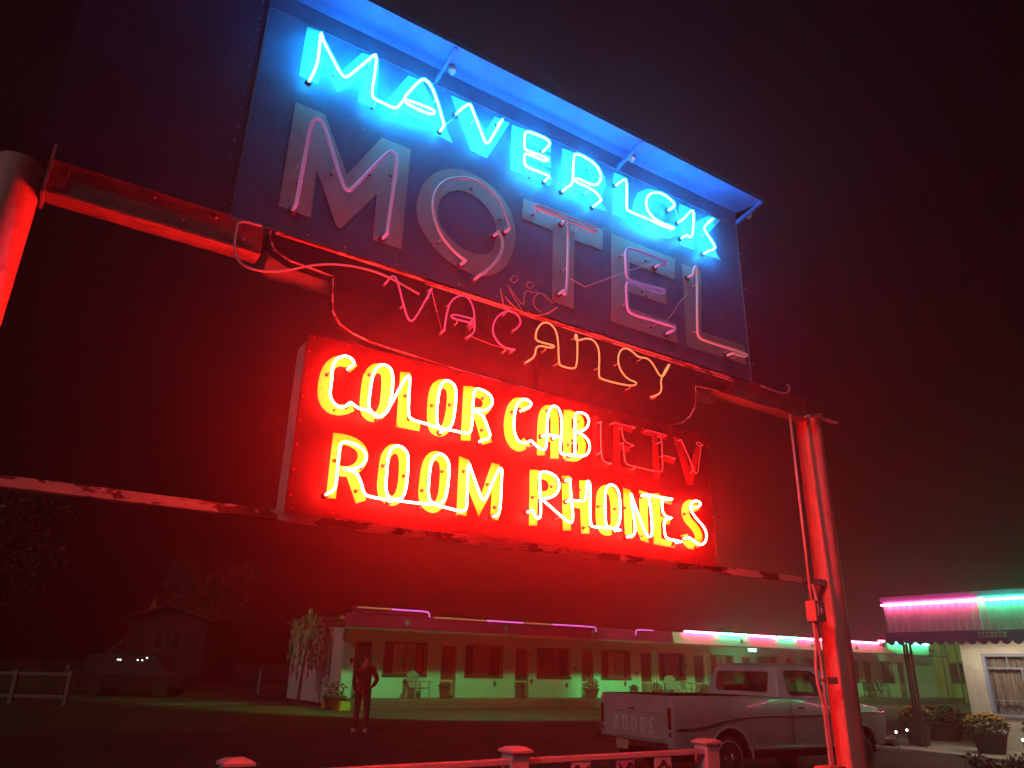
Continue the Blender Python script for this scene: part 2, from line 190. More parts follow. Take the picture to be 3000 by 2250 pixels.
"r":[2.031,3.335,2.034,3.36,2.039,3.383,2.047,3.405,2.058,3.426,2.072,3.443,2.087,3.456,2.103,3.467,2.122,3.475,2.141,3.48,2.16,3.48,2.177,3.477,2.194,3.471,2.21,3.461,2.223,3.446,2.233,3.429,2.24,3.41,2.243,3.389,2.244,3.365,2.245,3.338,2.244,3.306,2.242,3.27,2.239,3.238,2.235,3.208,2.229,3.182,2.223,3.158,2.214,3.137,2.203,3.117,2.189,3.099,2.173,3.084,2.154,3.073,2.133,3.066,2.112,3.065,2.091,3.069,2.071,3.079,2.057,3.094,2.047,3.112,2.04,3.133,2.035,3.157,2.031,3.184,2.029,3.215,2.028,3.249,2.028,3.28,2.029,3.309,2.031,3.335]}]},{"k":"y","s":[{"l":[2.295,3.463,2.294,3.07],"r":[2.373,3.477,2.37,3.08]},{"l":[2.331,3.398,2.337,3.398,2.348,3.399,2.365,3.4,2.386,3.401,2.403,3.401,2.418,3.398,2.43,3.395,2.44,3.39,2.447,3.385,2.452,3.379,2.454,3.374,2.455,3.367,2.455,3.36,2.453,3.354,2.449,3.347,2.445,3.341,2.439,3.337,2.43,3.333,2.414,3.33,2.39,3.327,2.37,3.326,2.357,3.324,2.351,3.324],"r":[2.34,3.468,2.346,3.468,2.357,3.469,2.375,3.47,2.399,3.472,2.424,3.471,2.448,3.468,2.47,3.461,2.49,3.452,2.506,3.439,2.519,3.423,2.528,3.404,2.531,3.383,2.53,3.361,2.523,3.339,2.511,3.319,2.494,3.298,2.469,3.28,2.442,3.268,2.413,3.261,2.384,3.259,2.364,3.257,2.351,3.256,2.345,3.255]},{"l":[2.381,3.271,2.464,3.067],
"r":[2.458,3.308,2.541,3.102]}]},{"k":"y","s":[{"l":[1.41,2.957,1.41,2.557],"r":[1.474,2.961,1.471,2.559]},{"l":[1.441,2.897,1.447,2.897,1.459,2.896,1.477,2.895,1.5,2.894,1.519,2.891,1.535,2.886,1.549,2.88,1.561,2.873,1.57,2.865,1.576,2.859,1.579,2.853,1.581,2.846,1.581,2.837,1.581,2.828,1.578,2.818,1.575,2.807,1.57,2.798,1.563,2.79,1.555,2.782,1.545,2.775,1.534,2.769,1.521,2.765,1.507,2.762,1.489,2.761,1.475,2.76,1.465,2.759,1.46,2.759],"r":[1.449,2.961,1.455,2.961,1.467,2.96,1.486,2.959,1.511,2.958,1.537,2.954,1.561,2.948,1.583,2.939,1.602,2.927,1.618,2.913,1.631,2.898,1.641,2.88,1.646,2.861,1.647,2.842,1.646,2.824,1.642,2.805,1.635,2.785,1.624,2.767,1.611,2.75,1.595,2.735,1.577,2.722,1.556,2.711,1.535,2.704,1.512,2.7,1.49,2.698,1.476,2.698,1.466,2.697,1.461,2.697]},{"l":[1.516,2.717,1.598,2.546],"r":[1.579,2.748,1.662,2.576]}]},{"k":"y","s":[{"l":[1.79,2.797,1.791,2.821,1.793,2.841,1.796,2.857,1.8,2.87,1.805,2.88,1.81,2.887,1.814,2.891,1.817,2.894,1.821,2.895,1.826,2.896,1.83,2.896,1.834,2.895,1.839,2.894,1.842,2.892,1.845,2.887,1.849,2.88,1.853,2.868,1.856,2.853,1.859,2.833,1.86,2.809,1.861,2.781,1.862,2.754,1.861,2.729,1.86,2.705,1.858,2.684,1.854,2.667,1.85,2.653,1.845,2.642,1.839,2.633,1.834,2.628,1.831,2.626,1.829,2.625,1.825,2.625,1.821,2.626,1.816,2.628,1.81,2.631,1.804,2.638,1.798,2.644,1.794,2.652,1.791,2.659,1.79,2.669,1.788,2.681,1.787,2.696,1.787,2.712,1.788,2.73,1.789,2.751,1.789,2.773,1.79,2.797],
"r":[1.725,2.793,1.725,2.819,1.728,2.844,1.732,2.867,1.739,2.888,1.748,2.906,1.759,2.923,1.772,2.937,1.789,2.949,1.807,2.956,1.824,2.96,1.842,2.961,1.859,2.958,1.876,2.951,1.892,2.94,1.904,2.925,1.913,2.908,1.919,2.89,1.923,2.869,1.926,2.845,1.928,2.817,1.929,2.787,1.929,2.759,1.928,2.732,1.926,2.706,1.924,2.681,1.919,2.657,1.912,2.635,1.903,2.615,1.89,2.598,1.876,2.583,1.858,2.572,1.838,2.565,1.817,2.564,1.799,2.567,1.782,2.574,1.767,2.584,1.754,2.596,1.743,2.609,1.735,2.624,1.729,2.64,1.726,2.656,1.724,2.672,1.722,2.689,1.722,2.708,1.723,2.728,1.723,2.748,1.724,2.77,1.725,2.793]}]},{"k":"y","s":[{"l":[2.08,2.787,2.081,2.812,2.084,2.834,2.088,2.852,2.093,2.868,2.099,2.88,2.104,2.889,2.108,2.894,2.11,2.896,2.112,2.897,2.116,2.897,2.121,2.897,2.127,2.896,2.132,2.895,2.135,2.893,2.139,2.888,2.143,2.879,2.146,2.865,2.149,2.847,2.151,2.824,2.152,2.797,2.152,2.766,2.151,2.738,2.15,2.713,2.148,2.692,2.145,2.674,2.141,2.659,2.136,2.646,2.13,2.635,2.123,2.626,2.118,2.621,2.115,2.619,2.113,2.618,2.111,2.618,2.108,2.619,2.104,2.621,2.098,2.624,2.092,2.631,2.086,2.638,2.082,2.646,2.079,2.656,2.077,2.669,2.076,2.682,2.075,2.696,2.075,2.71,2.076,2.725,2.077,2.743,2.078,2.764,2.08,2.787],
"r":[2.01,2.784,2.012,2.811,2.015,2.837,2.02,2.861,2.027,2.883,2.036,2.904,2.047,2.922,2.061,2.938,2.078,2.951,2.097,2.96,2.116,2.964,2.135,2.964,2.153,2.961,2.172,2.955,2.19,2.942,2.203,2.926,2.212,2.906,2.218,2.885,2.221,2.861,2.223,2.835,2.224,2.805,2.224,2.772,2.223,2.742,2.221,2.715,2.218,2.691,2.215,2.668,2.209,2.647,2.201,2.626,2.19,2.607,2.177,2.59,2.162,2.575,2.143,2.563,2.122,2.556,2.101,2.555,2.082,2.559,2.064,2.566,2.049,2.576,2.036,2.589,2.026,2.604,2.017,2.62,2.012,2.638,2.009,2.655,2.007,2.672,2.006,2.689,2.006,2.706,2.007,2.723,2.008,2.741,2.009,2.761,2.01,2.784]}]},{"k":"y","s":[],"o":[2.288,2.959,2.365,2.943,2.472,2.73,2.544,2.956,2.612,2.952,2.615,2.569,2.545,2.562,2.553,2.758,2.456,2.574,2.365,2.755,2.365,2.567,2.289,2.569]},{"k":"y","s":[{"l":[2.873,3.432,2.871,3.435,2.866,3.439,2.859,3.446,2.847,3.457,2.832,3.467,2.816,3.475,2.797,3.48,2.775,3.482,2.748,3.478,2.723,3.466,2.701,3.45,2.684,3.431,2.67,3.41,2.659,3.388,2.65,3.364,2.644,3.339,2.639,3.316,2.635,3.294,2.633,3.273,2.632,3.252,2.633,3.231,2.635,3.21,2.638,3.189,2.643,3.167,2.65,3.146,2.66,3.128,2.671,3.111,2.685,3.097,2.7,3.086,2.717,3.078,2.736,3.073,2.759,3.072,2.784,3.077,2.807,3.088,2.827,3.103,2.843,3.118,2.853,3.128,2.86,3.135,2.863,3.138],
"r":[2.805,3.373,2.802,3.375,2.797,3.38,2.79,3.386,2.782,3.394,2.776,3.398,2.769,3.402,2.762,3.403,2.758,3.404,2.758,3.404,2.758,3.405,2.756,3.402,2.75,3.396,2.743,3.386,2.737,3.373,2.731,3.357,2.725,3.338,2.721,3.318,2.718,3.3,2.716,3.282,2.715,3.266,2.716,3.249,2.717,3.232,2.72,3.214,2.724,3.197,2.729,3.183,2.735,3.171,2.741,3.162,2.748,3.155,2.756,3.149,2.761,3.147,2.765,3.146,2.766,3.145,2.765,3.145,2.768,3.147,2.774,3.151,2.785,3.162,2.795,3.172,2.802,3.179,2.805,3.182]}]},{"k":"y","s":[{"l":[2.991,3.084,2.991,3.095,2.991,3.116,2.991,3.147,2.991,3.19,2.992,3.229,2.993,3.264,2.993,3.296,2.995,3.324,2.997,3.348,3.001,3.369,3.005,3.385,3.011,3.399,3.016,3.408,3.019,3.413,3.02,3.414,3.02,3.413,3.02,3.413,3.021,3.413,3.024,3.413,3.028,3.411,3.031,3.409,3.034,3.403,3.037,3.394,3.04,3.381,3.042,3.362,3.043,3.338,3.043,3.31,3.043,3.276,3.042,3.241,3.042,3.205,3.041,3.167,3.041,3.128,3.041,3.098,3.04,3.079,3.04,3.069],
"r":[2.92,3.073,2.92,3.083,2.92,3.104,2.92,3.136,2.92,3.178,2.92,3.217,2.921,3.252,2.922,3.285,2.923,3.314,2.926,3.342,2.93,3.367,2.936,3.39,2.944,3.411,2.954,3.429,2.967,3.446,2.985,3.462,3.005,3.472,3.025,3.477,3.044,3.478,3.062,3.475,3.079,3.467,3.093,3.455,3.103,3.44,3.11,3.422,3.113,3.402,3.115,3.38,3.116,3.354,3.117,3.323,3.116,3.289,3.115,3.254,3.115,3.218,3.114,3.179,3.114,3.14,3.113,3.11,3.113,3.09,3.113,3.081]},{"l":[2.959,3.195,3.059,3.192],"r":[2.975,3.252,3.075,3.25]}]},{"k":"y","s":[{"l":[3.162,3.467,3.154,3.07],"r":[3.238,3.482,3.228,3.081]},{"l":[3.19,3.414,3.196,3.414,3.206,3.414,3.223,3.414,3.243,3.413,3.259,3.411,3.27,3.409,3.278,3.406,3.282,3.403,3.284,3.4,3.286,3.394,3.286,3.387,3.284,3.376,3.282,3.366,3.277,3.358,3.272,3.35,3.268,3.345,3.263,3.342,3.258,3.339,3.248,3.337,3.232,3.337,3.218,3.336,3.209,3.335,3.204,3.335],"r":[3.209,3.475,3.214,3.475,3.225,3.475,3.242,3.474,3.265,3.474,3.288,3.472,3.308,3.467,3.326,3.46,3.341,3.449,3.351,3.434,3.357,3.417,3.358,3.399,3.355,3.379,3.349,3.36,3.34,3.342,3.328,3.325,3.312,3.308,3.291,3.294,3.267,3.284,3.243,3.278,3.221,3.277,3.207,3.276,3.198,3.276,3.193,3.275]},{"l":[3.192,3.248,3.197,3.249,3.208,3.249,3.224,3.25,3.244,3.251,3.258,3.249,3.269,3.246,3.28,3.241,3.288,3.234,3.294,3.227,3.297,3.217,3.299,3.205,3.297,3.19,3.294,3.176,3.289,3.165,3.283,3.155,3.277,3.148,3.272,3.144,3.264,3.141,3.252,3.138,3.232,3.138,3.216,3.137,3.204,3.136,3.199,3.136],
"r":[3.205,3.31,3.21,3.31,3.221,3.31,3.237,3.311,3.262,3.312,3.287,3.31,3.31,3.304,3.331,3.294,3.349,3.28,3.362,3.262,3.37,3.242,3.372,3.219,3.37,3.195,3.364,3.173,3.355,3.152,3.343,3.132,3.325,3.112,3.301,3.096,3.275,3.085,3.247,3.079,3.222,3.078,3.205,3.077,3.194,3.076,3.189,3.076]}]},{"k":"r","s":[{"l":[3.432,3.472,3.43,3.072],"r":[3.494,3.485,3.49,3.083]},{"l":[3.431,3.068,3.581,3.071],"r":[3.441,3.112,3.593,3.116]}]},{"k":"r","s":[{"l":[3.65,3.474,3.644,3.072],"r":[3.714,3.488,3.707,3.083]},{"l":[3.644,3.432,3.836,3.409],"r":[3.667,3.479,3.859,3.457]},{"l":[3.675,3.256,3.799,3.246],"r":[3.694,3.302,3.819,3.292]},{"l":[3.645,3.07,3.844,3.072],"r":[3.657,3.115,3.857,3.118]}]},{"k":"r","s":[{"l":[3.928,3.428,4.215,3.416],"r":[3.949,3.479,4.238,3.469]},{"l":[4.055,3.448,4.051,3.071],"r":[4.124,3.463,4.119,3.083]}]},{"k":"r","s":[{"l":[4.172,3.235,4.282,3.223],"r":[4.199,3.286,4.309,3.275]}]},{"k":"r","s":[],
"o":[4.292,3.472,4.383,3.462,4.467,3.232,4.554,3.426,4.613,3.422,4.49,3.084,4.422,3.084]},{"k":"y","s":[{"l":[2.859,2.956,2.86,2.562],"r":[2.929,2.966,2.929,2.569]},{"l":[2.889,2.903,2.897,2.903,2.911,2.904,2.933,2.904,2.961,2.904,2.982,2.903,2.998,2.899,3.009,2.895,3.016,2.89,3.021,2.883,3.024,2.876,3.025,2.867,3.025,2.856,3.022,2.846,3.018,2.837,3.013,2.83,3.01,2.826,3.004,2.823,2.991,2.819,2.972,2.816,2.944,2.815,2.922,2.815,2.908,2.814,2.9,2.814],"r":[2.9,2.962,2.907,2.962,2.922,2.962,2.944,2.962,2.975,2.963,3.005,2.961,3.031,2.955,3.054,2.946,3.072,2.932,3.085,2.917,3.093,2.898,3.096,2.878,3.094,2.858,3.089,2.838,3.08,2.82,3.068,2.803,3.05,2.785,3.025,2.772,2.997,2.763,2.967,2.759,2.936,2.758,2.914,2.758,2.9,2.757,2.893,2.757]}]},{"k":"y","s":[{"l":[3.142,2.954,3.152,2.56],"r":[3.217,2.967,3.224,2.569]},{"l":[3.301,2.945,3.316,2.556],"r":[3.378,2.959,3.391,2.566]},{"l":[3.176,2.742,3.34,2.735],
"r":[3.191,2.797,3.355,2.79]}]},{"k":"y","s":[{"l":[3.536,2.817,3.538,2.841,3.542,2.86,3.547,2.873,3.552,2.881,3.558,2.886,3.562,2.889,3.562,2.889,3.562,2.889,3.566,2.888,3.571,2.887,3.575,2.883,3.58,2.878,3.585,2.87,3.59,2.856,3.594,2.833,3.597,2.804,3.598,2.767,3.599,2.736,3.599,2.709,3.598,2.687,3.596,2.671,3.592,2.659,3.587,2.649,3.581,2.64,3.572,2.633,3.566,2.629,3.563,2.628,3.561,2.628,3.557,2.628,3.554,2.63,3.549,2.633,3.544,2.641,3.538,2.653,3.534,2.669,3.532,2.688,3.531,2.711,3.531,2.737,3.532,2.764,3.534,2.791,3.536,2.817],"r":[3.458,2.809,3.46,2.836,3.465,2.862,3.474,2.886,3.489,2.908,3.508,2.927,3.529,2.941,3.555,2.95,3.581,2.953,3.604,2.95,3.624,2.942,3.64,2.931,3.652,2.918,3.662,2.901,3.669,2.879,3.674,2.852,3.677,2.819,3.679,2.781,3.679,2.748,3.679,2.719,3.678,2.694,3.675,2.672,3.668,2.65,3.657,2.629,3.642,2.61,3.622,2.593,3.6,2.579,3.575,2.57,3.548,2.567,3.522,2.57,3.501,2.579,3.484,2.592,3.472,2.609,3.463,2.628,3.458,2.649,3.454,2.673,3.453,2.699,3.453,2.728,3.454,2.755,3.456,2.782,3.458,2.809]}]},{"k":"y","s":[],
"o":[3.73,2.953,3.801,2.944,3.89,2.759,3.892,2.957,3.978,2.952,3.968,2.558,3.892,2.569,3.807,2.739,3.805,2.569,3.732,2.581]},{"k":"y","s":[{"l":[4.021,2.949,4.022,2.553],"r":[4.107,2.964,4.105,2.565]},{"l":[4.012,2.9,4.231,2.887],"r":[4.033,2.952,4.253,2.94]},{"l":[4.048,2.731,4.199,2.722],"r":[4.066,2.78,4.218,2.771]},{"l":[4.018,2.555,4.24,2.547],"r":[4.034,2.606,4.257,2.599]}]},{"k":"y","s":[{"l":[4.559,2.889,4.557,2.892,4.553,2.9,4.547,2.911,4.538,2.929,4.523,2.945,4.499,2.957,4.469,2.96,4.437,2.956,4.407,2.944,4.382,2.927,4.363,2.907,4.35,2.886,4.343,2.865,4.34,2.843,4.341,2.823,4.347,2.801,4.359,2.781,4.375,2.762,4.397,2.745,4.42,2.73,4.437,2.716,4.452,2.703,4.463,2.689,4.47,2.677,4.474,2.665,4.474,2.655,4.471,2.644,4.465,2.633,4.459,2.625,4.454,2.621,4.449,2.619,4.443,2.618,4.439,2.617,4.435,2.618,4.429,2.62,4.421,2.626,4.413,2.633,4.408,2.64,4.404,2.647,4.402,2.657,4.399,2.666,4.398,2.672,4.397,2.675],
"r":[4.473,2.855,4.472,2.858,4.468,2.866,4.462,2.877,4.456,2.89,4.452,2.894,4.45,2.895,4.45,2.895,4.446,2.895,4.444,2.894,4.442,2.893,4.438,2.888,4.432,2.878,4.428,2.868,4.427,2.857,4.428,2.845,4.431,2.832,4.438,2.82,4.449,2.807,4.465,2.794,4.488,2.78,4.51,2.763,4.528,2.746,4.544,2.727,4.555,2.707,4.562,2.685,4.562,2.663,4.555,2.639,4.543,2.617,4.526,2.597,4.504,2.579,4.476,2.566,4.447,2.558,4.418,2.556,4.392,2.559,4.369,2.568,4.352,2.58,4.339,2.592,4.328,2.606,4.321,2.62,4.317,2.634,4.315,2.643,4.313,2.649,4.313,2.652]}]}]}

# ------------------------------------------------------------------ materials
m_asphalt = mat('asphalt', (.055, .05, .046), .9, col2=(.018, .017, .016), lo=.38, hi=.66, scale=1.1, detail=9, bump=.9, bscale=45)
m_lawn = mat('lawn_ground', (.06, .075, .025), .95, var=.5, scale=1.2, bump=.6, bscale=40)
m_concrete = mat('concrete', (.36, .33, .29), .9, var=.2, scale=4, bump=.3)
m_board = mat('board_paint', (.014, .11, .24), .42, var=.35, scale=2.2, bump=.5, bscale=1.3, spec=.25)
m_wing = mat('wing_paint', (.03, .026, .07), .45, spec=.2, var=.35, scale=1.4, bump=.5, bscale=1.1)
m_seam = mat('bare_edge_metal', (.3, .3, .34), .45, metal=.8)
m_soffit = mat('awning_paint', (.005, .11, .36), .6, spec=.08, var=.2, scale=5, bump=.1, bscale=20)
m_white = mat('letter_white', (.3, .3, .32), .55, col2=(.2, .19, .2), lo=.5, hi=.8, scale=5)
m_whitelit = mat('letter_white_lit', (.12, .62, .7), .55, col2=(.07, .25, .3), lo=.62, hi=.8, scale=9)  # white letters with the blue neon light mixed into their colour
m_yellow = mat('letter_yellow', (.85, .8, .02), .5, col2=(.5, .3, .01), lo=.6, hi=.78, scale=12)
m_redletter = mat('letter_faded_red', (.16, .007, .005), .6, var=.3, scale=14)
m_cabinet = mat('cabinet_red', (.024, .0003, .0002), .45, col2=(.007, .0003, .0002), lo=.45, hi=.75, scale=4, stretch=(1, 1, .45), spec=.15, bump=.15, bscale=12)
m_cabside = mat('cabinet_grey_side', (.42, .38, .4), .5, var=.2, scale=4)
m_vac = mat('plate_dark', (.008, .005, .008), .5, spec=.12, var=.35, scale=4, bump=.2, bscale=8)
m_pole = mat("pole_paint", (.62, .27, .24), .5, col2=(.34, .13, .1), lo=.56, hi=.75, scale=7, bump=.35, bscale=130)
m_beam = mat('beam_rust', (.36, .18, .17), .55, col2=(.09, .045, .04), lo=.42, hi=.7, scale=3, bump=.4, bscale=40, stretch=(.5, 1, 1))
m_bar = mat('bar_peeling', (.5, .42, .4), .6, col2=(.12, .05, .035), lo=.5, hi=.53, scale=9, bump=.4, bscale=40, stretch=(.45, 1, 1))
m_conduit = mat('conduit_grey', (.45, .43, .43), .45, var=.15)
m_cable = mat('cable_grey', (.4, .38, .38), .5)
m_wire = mat('jumper_wire', (.05, .05, .05), .5)
m_glass = mat('dead_glass', (.62, .58, .62), .15, spec=.8)
m_gl = [mat('unlit_tube_sheen_'+n, (.5, .6, .8), .2, spec=.8, emit=c, es=.24) for n, c in (('rose', (.6, .2, .62)), ('grey', (.3, .2, .36)), ('grey', 0), ('lilac', (.36, .24, .55)), ('violet', (.5, .2, .8)), ('salmon', (.95, .26, .3)))]  # unlit tubes; weak emission stands in for light they reflect
m_glassp = mat('dead_glass_pink', (.8, .5, .62), .15, spec=.8)
m_hole = mat('electrode_rubber', (.01, .01, .01), .6)
m_blue = glow('neon_blue', BLUE_NEON[0], BLUE_NEON[1])
m_red = glow('neon_red', RED_NEON[0], RED_NEON[1])
m_orange = glow('neon_orange_weak', (1.0, .33, .1), 1.1, base=(.5, .4, .35))
m_violet = mat('coated_glass', (.55, .3, .5), .2, spec=.8, emit=(.4, .07, .3), es=.35)

# ------------------------------------------------------------------ ground, lot, lawn, pavement
def prof(y): return 0 if y < 7 else (.12*(y-7)/10 if y < 17 else .12)
def sheet(name, x0, x1, y0, y1, dz, m):
    ys = sorted({y0, y1} | {y for y in (7, 17) if y0 < y < y1})
    b = MB(); vs = []
    for y in ys: vs += [(x0, y, prof(y)+dz), (x1, y, prof(y)+dz)]
    b.add(vs, [(2*i, 2*i+1, 2*i+3, 2*i+2) for i in range(len(ys)-1)])
    return tag(b.build(name, m), kind='structure')
sheet('ground', -600, 600, -300, 600, 0, m_asphalt)
sheet('lawn', -40, 9.4, 19.5, 120, .006, m_lawn)
b = MB(); b.box(17.6, 24, 1, 13.2, -.2, .12); tag(b.build('pavement', m_concrete, bevel=.015), kind='structure')
b = MB(); b.box(4.6, 9.6, 30.6, 31.6, 0, .16); tag(b.build('kerb', mat('kerb_old', (.13, .12, .11), .9, var=.3), bevel=.02), kind='structure')

# ------------------------------------------------------------------ THE SIGN
YB, YV, YC = 4.2, 4.222, 4.2
sign = thing('motel_sign', 'tall neon motel sign with glowing blue and red lettering, mounted between two round steel poles', 'sign', (3, 4.34, 0))

def neon(path, y, r, m, parent, face, end=True, name='neon_tube', hold=True):
    """one bent glass tube with its glass stand-offs and electrode sockets, as one mesh"""
    P = [(x, y, z) for x, z in path]
    mb = MB(); Q = smooth_path(P)
    if end:
        Q = [Q[0]+Vector((0, face-y-.004, 0))] + [Q[0]+Vector((0, .02, 0))] + Q[:] + [Q[-1]+Vector((0, .02, 0)), Q[-1]+Vector((0, face-y-.004, 0))]
    mb.tube(Q, r, 7, 0)
    if end:
        for q in (Q[0], Q[-1]): mb.tube([(q.x, face-.003, q.z), (q.x, face-.022, q.z)], r*2.3, 10, 1)
    if hold:
        L = 0; nxt = .22
        for a, c in zip(Q[3:-3], Q[4:-3]):
            L += (c-a).length
            if L > nxt and abs(c.y-y) < .002:
                nxt = L + random.uniform(.3, .5)
                dx, dz = random.uniform(-.012, .012), random.uniform(-.022, -.01)
                mb.tube([(c.x, y, c.z), (c.x+dx, y+.02, c.z+dz), (c.x+dx, face-.004, c.z+dz)], .0035, 5, 2)
                mb.tube([(c.x+dx, face-.003, c.z+dz), (c.x+dx, face-.012, c.z+dz)], .011, 8, 1)
    return mb.build(name, [m, m_hole, m_conduit], parent, smooth=True)

def strip_letter(mb, d, y):
    k = 0
    for st in d.get('s', []):
        l, rr = pairs(st['l']), pairs(st['r']); yy = y-.003-.0006*k; k += 1
        n = len(l)
        mb.add([(x, yy, z) for x, z in l]+[(x, yy, z) for x, z in rr], [(i, i+1, n+i+1, n+i) for i in range(n-1)])
    if 'o' in d:
        rings = [pairs(d['o'])]+([pairs(d['h'])] if d.get('h') else [])
        flat = [p for r in rings for p in r]
        tri = tessellate_polygon([[Vector((x, z, 0)) for x, z in r] for r in rings])
        mb.add([(x, y-.003, z) for x, z in flat], [tuple(t) for t in tri])

# main board between the seams, with its wings reaching the poles
XL, XR, ZB, ZT = .617, 5.375, 4.208, 6.10
board = MB(); board.box(XL, XR, YB, YB+.13, ZB, ZT)
board.box(XL+.01, XR-.01, YB-.006, YB, 5.918, 5.924)                                   # groove bead under the awning
for i in range(15):                                                                     # rivets along the seams
    z = ZB+.07+i*.122
    board.ball((XR-.03, YB-.001, z+random.uniform(-.03, .03)), .006, 1, 3)
for i in range(13):
    x = XL+.1+i*.36+random.uniform(-.1, .1)
    board.ball((x, YB-.002, ZB+.03),   .006, 1, 3)
    board.ball((x+random.uniform(-.05, .05), YB-.002, 5.235+random.uniform(-.02, .02)), .006, 1, 3)
main = board.build('main_board', [m_board, m_seam], sign)
for x in (XL-.008, XR+.002):
    b = MB(); b.box(x, x+.006, YB-.004, YB+.13, ZB, ZT); b.build('seam_strip', m_seam, sign)
wl = MB(); wl.box(-.42, XL-.01, YB+.002, YB+.012, ZB, ZT)
for i in range(16): wl.ball((XL-.05-.02*random.random(), YB, ZB+.06+i*.118+random.uniform(-.03, .03)), .006, 1, 3)
wl.build('side_panel', [m_wing, m_seam], sign)
wr = MB(); wr.box(XR+.01, 6.385, YB+.002, YB+.012, ZB, ZT-.12)
for i in range(4): wr.ball((XR+.05, YB, ZB+.2+i*.4), .009, 1, 4)
wr.build('side_panel', [m_wing, m_seam], sign)
# painted letters and neon on the main board
for d in TR['board_letters']:
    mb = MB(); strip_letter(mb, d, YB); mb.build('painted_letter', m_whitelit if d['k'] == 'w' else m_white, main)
for p in TR['maverick']: neon(pairs(p), YB-.09, .0096, m_blue, main, YB)
for i, p in enumerate(TR['motel']): neon(pairs(p), YB-.09, .0125, m_gl[i], main, YB)
for p in TR['jumper']:
    mb = MB(); mb.tube([(x, YB-.07, z) for x, z in pairs(p)], .004, 5); mb.build('jumper_wire', m_cable, main)
# awning over the board
aw = MB(); aw.prism([(XL-.25, 0), (5.44, 0), (5.44, 1), (XL-.25, 1)], 0, 1); aw = MB()
AX0, AX1 = -.1, 5.40
aw.hexa([(AX0, 3.86, 6.035), (AX1, 3.86, 6.035), (AX1, YB, 6.085), (AX0, YB, 6.085), (AX0, 3.86, 6.06), (AX1, 3.86, 6.06), (AX1, YB, 6.115), (AX0, YB, 6.115)])
aw.box(AX0, AX1, 3.848, 3.86, 6.015, 6.066)
awn = aw.build('awning', m_soffit, sign)
for x in (1.9, 3.78, 5.37):
    s = MB(); s.hexa([(x, 3.87, 6.012), (x+.025, 3.87, 6.012), (x+.025, YB-.002, 5.93), (x, YB-.002, 5.93), (x, 3.87, 6.036), (x+.025, 3.87, 6.036), (x+.025, YB-.002, 5.97), (x, YB-.002, 5.97)])
    s.build('awning_bracket', m_soffit, sign)
    s = MB(); s.lathe((x+.1, 4.1, 6.03), [(.02, .04), (.034, .02), (.034, -.01), (.02, -.03), (.008, -.045)], 10); s.build('insulator', m_cable, sign)
# poles
for x, h in ((-.483, 4.2), (6.376, 4.1)):
    p = MB(); p.lathe((x, 4.34, 0), [(.125, -.3), (.125, 1.2), (.125, 2.6), (.125, 3.8), (.125, h-.03), (.115, h-.008), (.09, h)], 32); p.build('pole', m_pole, sign, smooth='auto')
b = MB(); b.box(6.16, 6.62, 4.16, 4.205, 4.03, 4.045); b.hexa([(6.12, 4.155, 4.0), (6.34, 4.15, 4.06), (6.34, 4.2, 4.06), (6.12, 4.2, 4.0), (6.12, 4.155, 4.015), (6.34, 4.15, 4.075), (6.34, 4.2, 4.075), (6.12, 4.2, 4.015)])
b.build('gusset_plate', m_bar, sign)
# I-beams under the board
def ibeam(x0, x1):
    b = MB(); b.box(x0, x1, 4.25, 4.262, 4.034, 4.232); b.box(x0, x1, 4.235, 4.37, 4.018, 4.034); b.box(x0, x1, 4.24, 4.37, 4.232, 4.25)
    for i in range(5):
        x = x0+(x1-x0)*(.3+.15*i); b.ball((x, 4.25, 4.1+.09*(i % 2)), .011, 0, 4); b.ball((x, 4.235, 4.026), .006, 0, 3)
    return b
b = ibeam(-.34, .83); b.box(-.35, -.335, 4.2, 4.4, 3.99, 4.30); b.box(-.335, -.25, 4.238, 4.249, 4.036, 4.23); b.build('beam', m_beam, sign, bevel=.002)
ibeam(4.9, 6.25).build('beam', m_beam, sign, bevel=.002)
b = MB(); b.lathe((0, 4.46, 4.1), [(.02, .875), (.085, .90), (.1, .95), (.1, 3.0), (.1, 5.1)], 20, axis='X'); b.build('support_pipe', m_conduit, sign, smooth='auto')
# lower crossbar with peeling paint (an angle iron)
b = MB(); b.box(-.36, 6.25, 4.28, 4.288, 2.412, 2.466); b.box(-.36, 6.25, 4.288, 4.34, 2.412, 2.42)
b.build('crossbar', m_bar, sign)
# vacancy plate
out = [(.862, 4.2), (.866, 4.15), (.905, 4.075), (1.013, 4.03), (1.3, 4.015), (1.312, 3.86), (1.328, 3.76), (1.38, 3.69), (1.47, 3.65), (1.6, 3.62), (2.2, 3.585), (3.6, 3.56), (4.12, 3.561), (4.3, 3.572), (4.44, 3.62), (4.54, 3.70), (4.61, 3.80), (4.63, 3.90), (4.635, 4.0), (5.0, 4.03), (5.1, 4.08), (5.14, 4.15), (5.145, 4.2)]
b = MB(); b.prism(out, YV, YV+.09); vac = b.build('vacancy_plate', m_vac, sign)
b = MB(); b.tube([(x, YV, z) for x, z in out], .006, 6); b.tube([(.9, YV-.004, 4.195), (5.1, YV-.004, 4.19)], .011, 6); b.tube([(1.95, YV-.02, 4.16), (5.1, YV-.02, 4.15)], .005, 6)
b.build('plate_edging', m_bar, vac)
b = MB(); b.box(2.93, 3.17, YV-.012, YV, 3.585, 3.80); b.build('access_cover', m_vac, vac, bevel=.003)
for p in TR['vacancy_wire']:
    mb = MB(); mb.tube([(x, YV-.06, z) for x, z in pairs(p)], .004, 5); mb.build('jumper_wire', m_bar, vac)
for p in TR['vacancy_left']: neon(pairs(p), YV-.07, .0062, m_violet, vac, YV)
for p in TR['vacancy_right']: neon(pairs(p), YV-.07, .0065, m_orange, vac, YV)
